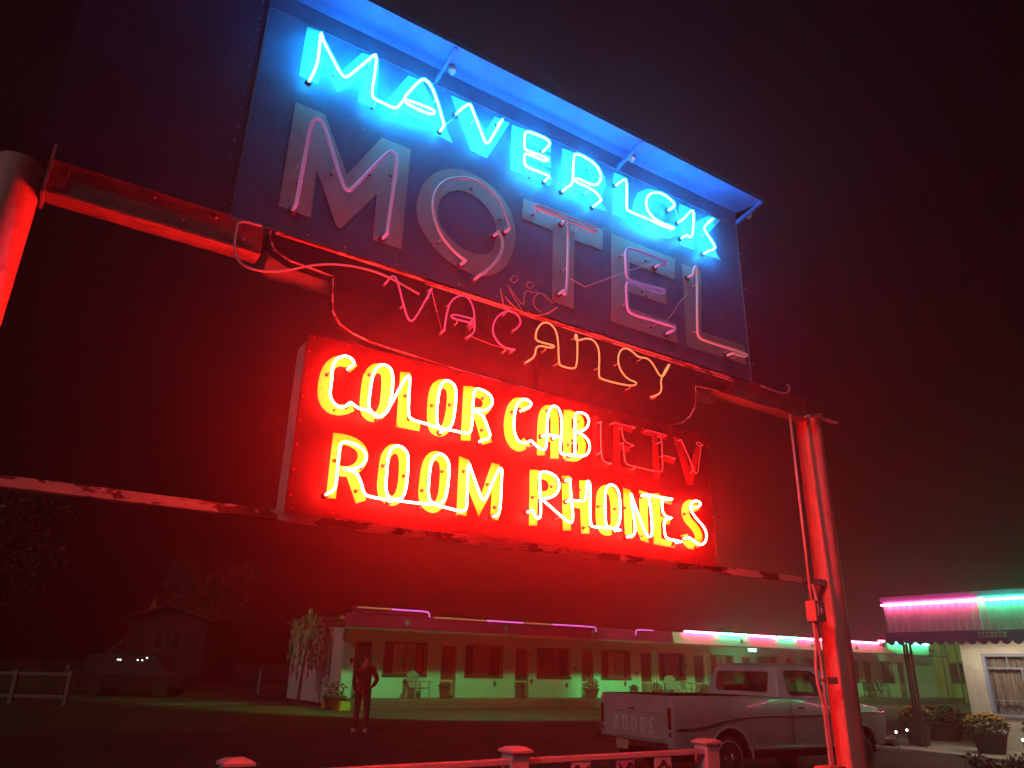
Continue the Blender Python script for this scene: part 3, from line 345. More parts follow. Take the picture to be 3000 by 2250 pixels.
for p in TR['script']: neon(pairs(p), YV-.09, .0048, m_glass, vac, YV, hold=False, end=False)
# lower cabinet
CX0, CX1, CZ0, CZ1 = 1.18, 4.716, 2.445, 3.565
b = MB(); b.box(CX0, CX1, YC, YC+.012, CZ0, CZ1)
for i in range(17):
    x = CX0+.04+i*(CX1-CX0-.08)/16
    for z in (CZ0+.025, CZ1-.02): b.ball((x+random.uniform(-.03, .03), YC-.002, z), .006, 1, 3)
for i in range(7):
    for x in (CX0+.02, CX1-.02): b.ball((x, YC-.002, CZ0+.1+i*.15), .007, 1, 3)
for q in ((2.0, 3.02), (2.8, 2.86), (3.3, 3.4), (1.4, 3.1), (3.9, 2.6), (2.45, 2.5)): b.ball((q[0], YC-.001, q[1]), .01, 1, 3)
cab = b.build('lower_cabinet', [m_cabinet, m_redletter], sign)
b = MB(); b.box(CX0+.012, CX1-.012, YC+.013, YC+.23, CZ0+.012, CZ1-.03); b.build('cabinet_case', m_cabside, sign)
for d in TR['cabinet_letters']:
    mb = MB(); strip_letter(mb, d, YC); mb.build('painted_letter', m_yellow if d['k'] == 'y' else m_redletter, cab)
for p in TR['color']: neon(pairs(p), YC-.085, .0076, m_red, cab, YC)
for p in TR['dead']: neon(pairs(p), YC-.06, .0035, m_glassp, cab, YC)
# loose cable, conduits and boxes
cb = smooth_path([(.80, 4.2, 4.20), (.66, 4.19, 4.185), (.655, 4.19, 4.1), (.66, 4.19, 3.985), (.70, 4.18, 3.89), (.80, 4.17, 3.865), (.95, 4.16, 3.90), (1.15, 4.15, 4.02), (1.35, 4.14, 4.08), (1.6, 4.14, 4.10), (1.9, 4.18, 4.05)], 3)
b = MB(); b.tube(cb, .007, 6); b.build('loose_cable', m_cable, sign, smooth=True)
b = MB(); b.tube(smooth_path([(5.5, 4.19, 4.19), (5.75, 4.17, 4.16), (5.88, 4.17, 4.2), (5.9, 4.17, 4.27), (5.86, 4.17, 4.28)], 2), .008, 6); b.build('loose_cable', m_cable, sign, smooth=True)
for x, k in ((5.9, 0), (5.975, 1)):
    b = MB(); y = 4.215+.03*k
    P = [(x, y, .75), (x, y, 1.2), (x, y, 1.42), (x-.045, y, 1.56), (x-.045, y, 1.74), (x, y, 1.88), (x, y, 2.1)] if k == 0 else [(x, y, .75), (x, y, 1.35), (x+.01, y, 1.6), (x, y, 1.85), (x, y, 2.1)]
    b.tube(smooth_path(P, 2), .014, 8); b.build('conduit', m_conduit, sign, smooth=True)
b = MB(); b.tube([(5.925, 4.23, 2.2), (5.945, 4.24, 3.2), (5.965, 4.25, 4.02)], .013, 8); b.build('conduit', m_conduit, sign, smooth=True)
b = MB(); b.tube(smooth_path([(5.98, 4.22, 2.22), (5.98, 4.22, 2.31), (5.95, 4.22, 2.40)], 2), .016, 8); b.build('conduit', m_conduit, sign, smooth=True)
b = MB(); b.box(5.845, 5.98, 4.14, 4.24, 2.08, 2.25); b.box(5.87, 5.945, 4.13, 4.14, 2.12, 2.22, 1); b.box(5.9, 5.92, 4.115, 4.13, 2.15, 2.19, 1)
b.build('switch_box', [m_pole, m_conduit], sign, bevel=.005)
b = MB(); b.box(5.97, 6.12, 4.2, 4.24, 1.575, 1.63); b.box(5.85, 5.97, 4.205, 4.21, 1.595, 1.61); b.build('conduit_clamp', m_pole, sign, bevel=.004)
b = MB(); b.box(5.74, 5.97, 4.12, 4.26, .78, .955); b.build('junction_box', m_pole, sign, bevel=.006)

# ------------------------------------------------------------------ white rail fence under the sign
m_vinyl = mat('fence_white', (.38, .5, .58), .45, var=.1, scale=8, bump=.15)
fence = thing('rail_fence', 'white post and rail fence standing under the neon sign', 'fence', (3.1, 4.7, 0))
FX = (1.238, 3.115, 4.985)
for x in FX:
    b = MB(); b.box(x-.07, x+.07, 4.63, 4.77, 0, 1.105); p = b.build('post', m_vinyl, fence, bevel=.006)
    b = MB(); b.box(x-.088, x+.088, 4.612, 4.788, 1.105, 1.12)
    b.add([(x-.088, 4.612, 1.12), (x+.088, 4.612, 1.12), (x+.088, 4.788, 1.12), (x-.088, 4.788, 1.12), (x-.05, 4.65, 1.14), (x+.05, 4.65, 1.14), (x+.05, 4.75, 1.14), (x-.05, 4.75, 1.14)],
          [(0, 1, 5, 4), (1, 2, 6, 5), (2, 3, 7, 6), (3, 0, 4, 7), (4, 5, 6, 7)]); b.build('post_cap', m_vinyl, p)
for x0, x1 in ((FX[0]+.07, FX[1]-.07), (FX[1]+.07, FX[2]-.07)):
    b = MB(); b.box(x0, x1, 4.655, 4.715, 1.03, 1.066); b.build('rail', m_vinyl, fence, bevel=.004)
    b = MB(); b.box(x0, x1, 4.68, 4.72, .35, .44); b.build('rail', m_vinyl, fence, bevel=.004)
m_swirl = mat('swirl_black', (.02, .02, .02), .5)
m_blueplq = mat('plaque_violet', (.3, .25, .5), .5)
for i, (x, mm, lb) in enumerate(((3.66, m_vinyl, 'pale plaque with dark swirl on the fence, nearest the middle post'), (4.08, m_blueplq, 'violet plaque with dark swirl hanging on the white fence'), (4.46, m_vinyl, 'pale plaque with dark swirl on the fence, nearest the right end post'))):
    t = thing('fence_plaque', lb, 'plaque', (x, 4.668, .72), 0, 'swirl plaques on the fence')
    b = MB(); b.box(x-.085, x+.085, 4.66, 4.676, .70, 1.029); b.build('plaque_board', mm, t, bevel=.004)
    for dz in (.25, .14):
        pts = [(x-.07+.14*k/10, .735+dz+.025*math.sin(k*.75+i*2.1)) for k in range(11)]
        b = MB(); b.prism(pts+[(px, pz-.012-.022*math.sin(PI*k/10)) for k, (px, pz) in reversed(list(enumerate(pts)))], 4.656, 4.6595); b.build('swirl', m_swirl, t)

# ------------------------------------------------------------------ pickup truck
m_paint = mat('truck_paint', (.52, .49, .5), .35, var=.12, scale=3, coat=.3)
m_roof = mat('truck_roof_paint', (.7, .67, .7), .35, var=.08, scale=3, coat=.3)
m_chrome = mat('chrome', (.75, .75, .75), .12, metal=1)
m_tyre = mat('tyre_rubber', (.018, .018, .018), .8)
m_dark = mat('dark_void', (.008, .008, .008), .8)
m_carglass = bpy.data.materials.new('car_glass'); m_carglass.use_nodes = True; _t = m_carglass.node_tree
_t.nodes.remove(_t.nodes['Principled BSDF']); _tr = _t.nodes.new('ShaderNodeBsdfTransparent'); _tr.inputs[0].default_value = (.72, .76, .74, 1)
_gs = _t.nodes.new('ShaderNodeBsdfGlossy'); _gs.inputs['Roughness'].default_value = .03; _mx = _t.nodes.new('ShaderNodeMixShader')
_mx.inputs[0].default_value = .10; _t.links.new(_tr.outputs[0], _mx.inputs[1]); _t.links.new(_gs.outputs[0], _mx.inputs[2]); _t.links.new(_mx.outputs[0], _t.nodes['Material Output'].inputs['Surface'])
m_tail = mat('tail_lens', (.12, .005, .005), .2)
m_plate = mat('plate_cream', (.6, .45, .3), .5)
truck = thing('pickup_truck', 'old two-tone pickup truck with raised lettering on its tailgate', 'pickup truck', (10.014, 9.808, .03), -.073)
def ring_loft(mb, rings, m=0, cap=True):
    n = len(rings[0]); vs = [p for r in rings for p in r]
    fs = [(i*n+k, i*n+(k+1) % n, (i+1)*n+(k+1) % n, (i+1)*n+k) for i in range(len(rings)-1) for k in range(n)]
    if cap: fs += [tuple(range(n))[::-1], tuple((len(rings)-1)*n+k for k in range(n))]
    return mb.add(vs, fs, m)
def sect(x, w, zt, zb=.46, wt=None, crown=0):
    wt = wt or w-.055
    h = [(0, zt+crown), (wt*.6, zt+crown*.7), (wt-.03, zt), (wt, zt-.03), (w-.012, zt-.2), (w, .95), (w-.004, .93), (w-.02, .7), (w-.05, zb), (w*.5, zb)]
    R = [(x, y, z) for y, z in h]; Lf = [(x, -y, z) for y, z in reversed(h) if y > 0]
    return R+[(x, 0, zb)]+Lf
b = MB()
ring_loft(b, [sect(-1.15, .95, 1.25, .5), sect(-1.1, .965, 1.255, .48), sect(1.2, .965, 1.25), sect(1.22, .955, 1.25), sect(2.3, .965, 1.22), sect(2.75, .965, 1.18, crown=.015), sect(3.3, .955, 1.14, crown=.05), sect(3.75, .93, 1.08, crown=.05), sect(3.9, .89, 1.0, crown=.03), sect(3.95, .87, .9, .5)])
body = b.build('body', [m_paint, m_dark], truck, smooth='auto', local=True)
def cutter(fn):
    q = MB(); fn(q); o = q.build('cutter', m_dark, None, local=True); return o
cuts = [cutter(lambda q: q.lathe((0, 0, .34), [(.445, -1.2), (.445, 1.2)], 36, axis='Y')), cutter(lambda q: q.lathe((3.15, 0, .34), [(.445, -1.2), (.445, 1.2)], 36, axis='Y')), cutter(lambda q: q.box(-1.1, 1.12, -.84, .84, .78, 1.6))]
body.modifiers.clear()
for c in cuts:
    c.parent = truck
    md = body.modifiers.new('cut', 'BOOLEAN'); md.operation = 'DIFFERENCE'; md.object = c; md.solver = 'EXACT'
bpy.context.view_layer.update()
me = bpy.data.meshes.new_from_object(body.evaluated_get(bpy.context.evaluated_depsgraph_get()))
body.modifiers.clear(); body.data = me
for c in cuts: bpy.data.objects.remove(c)
es = body.modifiers.new('es', 'EDGE_SPLIT'); es.split_angle = math.radians(32)
bv = body.modifiers.new('bevel', 'BEVEL'); bv.width = .008; bv.segments = 2; bv.limit_method = 'ANGLE'
body.modifiers.move(1, 0)
# cab roof and pillars
b = MB()
def cabring(z, x0, x1, w, c=.12):
    pts = []
    for sx, sy in ((1, 1), (-1, 1), (-1, -1), (1, -1)):
        cx = x1-c if sx > 0 else x0+c; cy = (w-c)*sy
        a0 = {(1, 1): 0, (-1, 1): 90, (-1, -1): 180, (1, -1): 270}[(sx, sy)]
        for k in range(5):
            a = math.radians(a0+k*22.5); pts.append((cx+c*math.cos(a), cy+c*math.sin(a), z))
    return pts
CR = [(1.22, 1.24, 2.98, .885), (1.40, 1.27, 2.82, .85), (1.66, 1.33, 2.56, .775), (1.725, 1.37, 2.5, .74), (1.765, 1.46, 2.4, .66), (1.785, 1.62, 2.25, .5)]
ring_loft(b, [cabring(*r, c=.1) for r in CR]); cab_o = b.build('cab', m_roof, truck, smooth='auto', local=True)
def cabw(z):
    for a, c in zip(CR, CR[1:]):
        if a[0] <= z <= c[0]:
            t = (z-a[0])/(c[0]-a[0]); return [a[i]+(c[i]-a[i])*t for i in range(4)]
def rearpt(y, z, d=.004): return (cabw(z)[1]-d, y, z)
def sidept(x, z, s, d=.004): return (x, s*(cabw(z)[3]+d), z)
def roundrect(u0, u1, v0, v1, r, skew=0):
    P = []
    for cu, cv, a0 in ((u1-r, v1-r, 0), (u0+r, v1-r, 90), (u0+r, v0+r, 180), (u1-r, v0+r, 270)):
        for k in range(5):
            a = math.radians(a0+22.5*k); P.append((cu+r*math.cos(a)+skew*(cv+r*math.sin(a)), cv+r*math.sin(a)))
    return P
def pane(name, P, m, fn, parent, th=.004, inn=None):
    b = MB(); n = len(P); vs = [fn(u, v, th) for u, v in P]+[fn(u, v, -.01) for u, v in P]
    b.add(vs, [tuple(range(n)), tuple(range(2*n-1, n-1, -1))]+[(i, (i+1) % n, (i+1) % n+n, i+n) for i in range(n)])
    return b.build(name, m, parent, local=True)
def trimring(name, P, r, m, fn, parent):
    b = MB(); Q = [fn(u, v, .006) for u, v in P]; b.tube(Q+[Q[0]], r, 6); return b.build(name, m, parent, smooth=True, local=True)
rw = roundrect(-.64, .64, 1.30, 1.65, .07)
w = pane('rear_window', rw, m_carglass, rearpt, truck); trimring('window_trim', rw, .012, m_roof, rearpt, w)
for s in (-1, 1):
    sw = roundrect(1.50, 2.42, 1.275, 1.66, .07)
    sw = [(u-(max(0, v-1.3)*.55 if u > 2.0 else 0), v) for u, v in sw]
    f = lambda u, v, d=.004, s=s: sidept(u, v, s, d)
    w = pane('door_window', sw, m_carglass, f, truck); trimring('window_trim', sw, .010, m_dark, f, w)
    # door outline, handle, trim spear, rocker, mirror
    y = s*.968
    for q in ([(1.42, s*.945, 1.2), (1.42, y, .95), (1.44, s*.93, .52)], [(2.52, s*.945, 1.19), (2.52, y, .95), (2.5, s*.93, .52)]):
        b = MB(); b.tube(q, .006, 5); b.build('door_seam', m_dark, truck, local=True)
    b = MB(); b.tube(smooth_path([(-1.1, y, .78), (-.55, y, .8), (-.2, y, .88), (.4, y, .94), (1.2, y, .955), (2.4, y, .955)], 2), .010, 6); b.tube([(2.9, s*.965, .985), (3.4, s*.955, .99), (3.88, s*.90, .99)], .014, 6); b.build('side_trim', m_chrome, truck, local=True)
    b = MB(); b.box(.48, 2.66, s*.925-.012, s*.925+.012, .452, .478); b.build('rocker_trim', m_chrome, truck, local=True)
    b = MB(); b.tube([(1.55, s*.985, 1.08), (1.7, s*.985, 1.08)], .012, 6); b.build('door_handle', m_chrome, truck, local=True)
    b = MB(); b.tube([(2.45, s*.9, 1.25), (2.47, s*1.02, 1.3)], .008, 5); b.lathe((2.47, s*1.06, 1.36), [(.02, -.015), (.075, -.01), (.075, .01), (.02, .015)], 14, axis='X'); b.build('side_mirror', m_chrome, truck, local=True)
    for wx in (0, 3.15):
        b = MB(); a = [(wx+.46*math.cos(t), s*.958, .34+.46*math.sin(t)) for t in [PI*k/24 for k in range(25)]]; b.tube(a, .02, 6); b.build('wheel_arch', m_paint, truck, smooth=True, local=True)
        wh = MB(); wh.lathe((wx, s*.80, .335), [(.21, -.10), (.30, -.105), (.335, -.08), (.345, 0), (.335, .08), (.30, .105), (.21, .10)], 32, axis='Y'); wh = wh.build('wheel', m_tyre, truck, smooth=True, local=True)
        b = MB(); o = s*.80
        b.lathe((wx, o, .335), [(.215, -.09), (.215, .06*s if s > 0 else -.06), (.2, s*.075)], 28, axis='Y')
        b.lathe((wx, o, .335), [(.205, s*.06), (.17, s*.045), (.12, s*.075), (.105, s*.11), (.06, s*.13), (.004, s*.135)], 28, axis='Y')
        b.lathe((wx, o, .335), [(.222, s*.088), (.216, s*.098), (.206, s*.088)], 28, axis='Y', cap=False)
        b.build('hubcap', m_chrome, wh, smooth=True, local=True)
        b = MB(); b.lathe((wx, o, .335), [(.275, s*.104), (.268, s*.1095), (.258, s*.109)], 32, axis='Y', cap=False); b.build('whitewall_stripe', m_vinyl, wh, smooth=True, local=True)
    b = MB(); b.box(-1.168, -1.14, s*.875-.035, s*.875+.035, .78, 1.08); b.build('tail_light', m_tail, truck, bevel=.008, local=True)
    b = MB(); b.box(-1.166, -1.14, s*.875-.03, s*.875+.03, .67, .74); b.build('reverse_lamp', m_chrome, truck, bevel=.008, local=True)
    b = MB(); b.lathe((3.93, s*.66, .84), [(.02, .05), (.08, .045), (.1, .02), (.115, 0), (.115, -.05)], 18, axis='X'); b.build('headlight', m_chrome, truck, smooth=True, local=True)
# window openings through the cab, windscreen, bench seat, steering wheel
sw = [(u-(max(0, v-1.3)*.55 if u > 2.0 else 0), v) for u, v in roundrect(1.50, 2.42, 1.275, 1.66, .07)]
q1 = MB(); n = len(sw); q1.add([(u, -1.2, v) for u, v in sw]+[(u, 1.2, v) for u, v in sw], [tuple(range(n)), tuple(range(2*n-1, n-1, -1))]+[(i, (i+1) % n, (i+1) % n+n, i+n) for i in range(n)])
q2 = MB(); q2.add([(.9, u, v) for u, v in rw]+[(3.4, u, v) for u, v in rw], [tuple(range(n)), tuple(range(2*n-1, n-1, -1))]+[(i, (i+1) % n, (i+1) % n+n, i+n) for i in range(n)])
cuts = [q.build('cutter', m_dark, None, local=True) for q in (q1, q2)]
cab_o.modifiers.clear()
for c in cuts:
    c.parent = truck; md = cab_o.modifiers.new('cut', 'BOOLEAN'); md.operation = 'DIFFERENCE'; md.object = c; md.solver = 'EXACT'
bpy.context.view_layer.update()
me = bpy.data.meshes.new_from_object(cab_o.evaluated_get(bpy.context.evaluated_depsgraph_get()))
cab_o.modifiers.clear(); cab_o.data = me
for c in cuts: bpy.data.objects.remove(c)
es = cab_o.modifiers.new('es', 'EDGE_SPLIT'); es.split_angle = math.radians(30)
pane('windscreen', rw, m_carglass, lambda y, z, d=.004: (cabw(z)[2]+d, y, z), truck)
b = MB(); b.box(1.42, 1.55, -.62, .62, 1.2, 1.42); b.build('bench_seat', m_dark, truck, bevel=.03, local=True)
b = MB(); b.tube([(2.28+.07*math.sin(t), .36+.19*math.cos(t), 1.33+.13*math.sin(t)) for t in [2*PI*k/20 for k in range(21)]], .012, 5); b.build('steering_wheel', m_dark, truck, local=True)
# tailgate: flat panel, recessed band, embossed border, letters
tg = MB(); tg.box(-1.172, -1.14, -.80, .80, .60, 1.245); tg = tg.build('tailgate', mat('tailgate_paint', (.5, .47, .49), .4, var=.12, scale=4), truck, bevel=.01, local=True)
b = MB(); b.box(-1.181, -1.170, -.74, .74, .625, .648); b.box(-1.181, -1.170, -.74, .74, .99, 1.012); b.box(-1.181, -1.170, -.74, -.70, .65, .99); b.box(-1.181, -1.170, .70, .74, .65, .99); b.build('tailgate_rib', m_paint, tg, bevel=.003, local=True)
b = MB(); b.box(-1.20, -1.17, -.08, .08, 1.02, 1.05); b.build('tailgate_latch', m_chrome, tg, bevel=.006, local=True)
GL = {'D': [((0, 0), (0, 1)), ((0, 1), (.8, 1)), ((.8, 1), (1, .8)), ((1, .8), (1, .2)), ((1, .2), (.8, 0)), ((.8, 0), (0, 0))],
      'O': [((0, 0), (0, 1)), ((0, 1), (1, 1)), ((1, 1), (1, 0)), ((1, 0), (0, 0))],
      'G': [((1, .8), (1, 1)), ((1, 1), (0, 1)), ((0, 1), (0, 0)), ((0, 0), (1, 0)), ((1, 0), (1, .5)), ((1, .5), (.5, .5))],
      'E': [((0, 0), (0, 1)), ((0, 1), (1, 1)), ((0, .5), (.8, .5)), ((0, 0), (1, 0))]}
for k, ch in enumerate('DODGE'):
    b = MB(); y0 = .50-k*.235
    for (a, c) in GL[ch]:
        ya, za, yc, zc = y0-a[0]*.085, .72+a[1]*.185, y0-c[0]*.085, .72+c[1]*.185
        d = Vector((0, yc-ya, zc-za)).normalized()*.009
        b.tube([(-1.174, ya-d.y, za-d.z), (-1.174, yc+d.y, zc+d.z)], .011, 4)
    b.build('raised_letter', mat('raised_white', (.95, .93, .95), .5), tg, local=True)
b = MB(); b.box(-1.30, -1.24, -.93, .93, .50, .60); b.box(-1.25, -1.1, -.5, -.42, .5, .56); b.box(-1.25, -1.1, .42, .5, .5, .56)
b.build('rear_bumper', m_chrome, truck, bevel=.02, local=True)
b = MB(); b.box(3.98, 4.06, -.95, .95, .42, .56); b.box(3.8, 4.0, -.5, -.42, .44, .5); b.box(3.8, 4.0, .42, .5, .44, .5); b.build('front_bumper', m_chrome, truck, bevel=.02, local=True)
b = MB(); b.box(-1.316, -1.302, -.02, .28, .44, .58); b.build('licence_plate', m_plate, truck, local=True)
b = MB(); b.box(-1.0, 3.9, -.62, .62, .30, .47); b.box(-.3, .3, -.78, .78, .3, .5); b.build('chassis', m_dark, truck, local=True)

# ------------------------------------------------------------------ motel wing
m_wall = mat('motel_wall', (.56, .64, .50), .8, var=.08, scale=2, bump=.25, bscale=50)
m_endwall = mat('motel_gable_wall', (.66, .62, .6), .8, var=.1, scale=2, bump=.2)
m_fascia = mat('fascia_shaded', (.26, .006, .035), .85, spec=.03, var=.12, scale=2)  # left fascia darkened so the added green spots hardly show on it
m_under = mat('canopy_under', (.1, .07, .06), .9, spec=.1)
m_door = mat('door_brown', (.11, .045, .03), .55, var=.2)
m_doorpale = mat('door_panel', (.3, .2, .14), .6)
m_trim = mat('trim_cream', (.62, .56, .48), .5)
m_curtain = mat('curtain', (.28, .16, .1), .8, var=.35, scale=3, stretch=(6, 1, .2))
m_pane = mat('window_dark', (.02, .015, .015), .1, spec=.8)
m_orn = mat('ornament_grey', (.1, .06, .05), .6)
m_yelk = mat('kerb_yellow', (.6, .38, .03), .7, var=.2)
g_pink = glow('neon_pink', (6.0, .6, 1.6), 9)
g_green = glow('neon_green', (.3, 6.0, 2.4), 9)
g_dim = glow('neon_violet_dim', (1.0, .18, .85), .9)
g_faint = glow('neon_faint', (.35, .2, .08), .6)
YW, YF = 28.0, 26.3
motel = thing('motel_building', 'long low motel block with green-lit walls and neon edged canopy', 'motel', (30, 28, .12))
WB, WT = .45, 3.2
XE = 51.3
U = 3.6
wins = [(12.45+U*i, 14.2+U*i-.03*i) for i in range(10)]
doors = [(11.2, 11.9)]+[(14.9+U*i-.03*i, 15.58+U*i-.03*i) for i in range(10)]
holes = sorted([(a, c, 1.31, 2.42) for a, c in wins]+[(a, c, WB, 2.43) for a, c in doors])
b = MB(); x = 10.75
for a, c, z0, z1 in holes:
    b.box(x, a, YW, YW+.2, WB, WT)
    if z0 > WB: b.box(a, c, YW, YW+.2, WB, z0)
    b.box(a, c, YW, YW+.2, z1, WT); x = c
b.box(x, XE, YW, YW+.2, WB, WT); b.build('front_wall', m_wall, motel)
b = MB(); b.box(10.75, 10.95, YW+.2, 34.2, .2, 3.25); b.build('gable_wall', m_endwall, motel)
b = MB(); b.box(10.4, XE, YW-.2, 34.4, 3.2, 3.32); b.build('roof', m_under, motel)
b = MB(); b.box(10.6, XE, YF+.15, YW, .12, WB); b.build('porch_floor', mat('porch_concrete', (.12, .09, .07), .85, var=.25, scale=4), motel, bevel=.02)
b = MB(); b.hexa([(10.2, 26.4, .12), (10.59, 26.4, .12), (10.59, 28.3, .12), (10.2, 28.3, .12), (10.25, 26.45, .4), (10.59, 26.45, .4), (10.59, 28.3, .4), (10.25, 28.3, .4)]); b.build('painted_kerb', m_yelk, motel)
rc = random.Random(11)
m_curts = [m_curtain, mat('curtain_pale', (.4, .3, .22), .8, var=.3, scale=3, stretch=(6, 1, .2)), mat('curtain_dark', (.16, .07, .05), .8, var=.3, scale=3, stretch=(6, 1, .2))]
for a, c in wins:
    f = MB(); f.box(a-.05, a, YW-.03, YW+.05, 1.26, 2.47); f.box(c, c+.05, YW-.03, YW+.05, 1.26, 2.47); f.box(a, c, YW-.03, YW+.05, 2.42, 2.47); f.box(a-.08, c+.08, YW-.06, YW+.05, 1.23, 1.31)
    f.box((a+c)/2-.02, (a+c)/2+.02, YW+.03, YW+.07, 1.31, 2.42)
    wf = f.build('window', m_door, motel)
    q = MB(); q.box(a, c, YW+.09, YW+.10, 1.31, 2.42); q.build('pane', m_pane, wf)
    q = MB(); n = 24; g0, g1 = rc.uniform(.2, .6), rc.uniform(.2, .6); l = [(a+g0+(c-a-g0-g1)*k/n, YW+.07+.012*math.sin(k*1.9)) for k in range(n+1)]
    q.add([(x, y, 1.32) for x, y in l]+[(x, y, 2.40) for x, y in l], [(k, k+1, n+2+k, n+1+k) for k in range(n)]); q.build('curtain', rc.choice(m_curts), wf)
for a, c in doors:
    d = MB(); d.box(a+.03, c-.03, YW+.06, YW+.1, WB+.02, 2.40); dd = d.build('door', m_door, motel)
    q = MB(); q.box(a+.06, c-.06, YW+.045, YW+.06, WB+.1, 1.05); q.build('door_panel', m_doorpale, dd)
    q = MB(); q.box(a+.04, c-.04, YW+.03, YW+.045, 1.06, 1.10)
    for k in range(6): q.box(a+.08+k*.09, a+.1+k*.09, YW+.03, YW+.045, 1.10, 1.15)
    q.build('grille_bar', m_trim, dd)
    q = MB(); q.ball((c-.1, YW+.03, 1.35), .03, 0, 4); q.build('door_knob', m_chrome, dd)
    q = MB(); q.box(a-.05, a, YW-.02, YW+.05, WB, 2.48); q.box(c, c+.05, YW-.02, YW+.05, WB, 2.48); q.box(a, c, YW-.02, YW+.05, 2.43, 2.48); q.build('door_frame', m_trim, dd)
# canopy: soffit, fascia with raised end, scalloped trim, posts
CE = 44.5
b = MB(); b.box(10.1, CE, YF+.1, YW, 2.9, 2.96); b.build('canopy', m_under, motel)
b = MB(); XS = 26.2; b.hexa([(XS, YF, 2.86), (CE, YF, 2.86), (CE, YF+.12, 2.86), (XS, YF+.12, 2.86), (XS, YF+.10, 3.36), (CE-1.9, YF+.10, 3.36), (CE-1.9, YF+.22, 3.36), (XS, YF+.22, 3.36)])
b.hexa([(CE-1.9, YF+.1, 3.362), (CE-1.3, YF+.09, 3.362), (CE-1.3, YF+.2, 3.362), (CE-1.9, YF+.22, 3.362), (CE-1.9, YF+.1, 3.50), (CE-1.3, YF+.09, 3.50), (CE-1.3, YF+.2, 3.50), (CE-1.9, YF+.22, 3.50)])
b.build('fascia', mat('fascia_glow_pale', (.46, .26, .3), .5, var=.15, scale=3), motel)  # right fascia made paler so the neon glow shows on it
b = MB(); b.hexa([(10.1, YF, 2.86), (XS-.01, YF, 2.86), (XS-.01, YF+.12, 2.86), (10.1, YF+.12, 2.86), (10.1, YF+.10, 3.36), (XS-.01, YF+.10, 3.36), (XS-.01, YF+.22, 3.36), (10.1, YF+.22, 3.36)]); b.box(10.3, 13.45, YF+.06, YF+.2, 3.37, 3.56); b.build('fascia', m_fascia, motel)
b = MB(); b.box(10.0, 49.8, YF-.06, YF-.01, 2.81, 2.86); b.build('gutter', m_under, motel)
b = MB(); n = int((CE-10.1)/.16)
for k in range(n):
    x = 10.15+k*.16; b.add([(x, YF+.11, 2.85), (x+.15, YF+.11, 2.85), (x+.075, YF+.11, 2.76)], [(0, 1, 2)])
o = b.build('scallop_trim', m_trim, motel); so_ = o.modifiers.new('thick', 'SOLIDIFY'); so_.thickness = .01
b = MB(); b.box(45.0, 49.5, 27.2, 27.35, 2.87, 3.5); b.build('parapet', m_wall, motel)
for x in [25.1, 28.65, 32.2, 35.8, 39.4, 42.7, 46.2]:
    b = MB(); b.tube([(x, YF+.3, WB), (x, YF+.3, 2.9)], .022, 6); b.tube([(x+.16, YF+.3, WB), (x+.16, YF+.3, 2.9)], .022, 6)
    for k in range(7):
        z = .75+k*.3; b.tube([(x+.08+.06*math.cos(t), YF+.3, z+.06*math.sin(t)) for t in [2*PI*j/10 for j in range(11)]], .008, 4)
    b.build('porch_post', m_under, motel)
def ntube(x0, x1, z, m, curl=None, y=YF-.02, name='neon_tube'):
    P = [(x0, y, z), (x1, y, z)]
    if curl == 'r': P = [(x0, y, z), (x1-.15, y, z), (x1, y, z-.03), (x1+.04, y, z-.2)]
    if curl == 'l': P = [(x0-.04, y, z-.25), (x0, y, z-.05), (x0+.15, y, z), (x1, y, z)]
    b = MB(); b.tube(smooth_path(P, 2) if curl else P, .045 if x0 > 26 else .03, 6); return b.build(name, m, motel, smooth=True)
ntube(10.45, 11.75, 3.55, g_faint); ntube(11.8, 13.35, 3.55, g_dim, 'r')
ntube(13.6, 15.9, 3.35, g_faint); ntube(15.95, 17.7, 3.35, g_dim); ntube(17.8, 19.1, 3.35, g_faint); ntube(19.15, 21.5, 3.36, g_dim, 'r'); ntube(23.85, 24.9, 3.36, g_dim, 'l')
ntube(26.9, 29.1, 3.40, g_pink); ntube(29.2, 31.3, 3.40, g_green)
ntube(31.45, 33.6, 3.40, g_pink); ntube(33.7, 35.2, 3.40, g_green); ntube(35.3, 38.0, 3.40, g_pink); ntube(39.6, 42.6, 3.40, g_pink); ntube(42.65, 43.2, 3.53, g_pink)
ntube(45.1, 49.4, 3.55, g_green, y=27.1)
for x, z in ((11.1, 1.75), (13.35, 1.05), (17.45, 1.0), (19.3, 1.1), (21.2, .95), (21.7, 1.6), (24.6, 1.05), (25.3, 1.5), (28.6, 1.9), (19.2, 2.2)):
    b = MB(); b.prism([(x-.085, z), (x, z-.13), (x+.085, z), (x, z+.13)], YW-.04, YW-.003); b.build('wall_ornament', m_orn, motel, bevel=.008)
for x in (12.5, 16.9, 21.4, 30.9, 36.5, 40.5):
    b = MB(); b.prism([(x-.12, 3.1), (x, 2.98), (x+.12, 3.1), (x, 3.24)], YF+.012, YF+.05); b.build('fascia_ornament', m_orn, motel)
b = MB()
for k in range(3): b.box(31.7+k*.2, 31.83+k*.2, YF+.28, YF+.31, 2.66, 2.78)
b.build('lit_sign', g_green, motel)
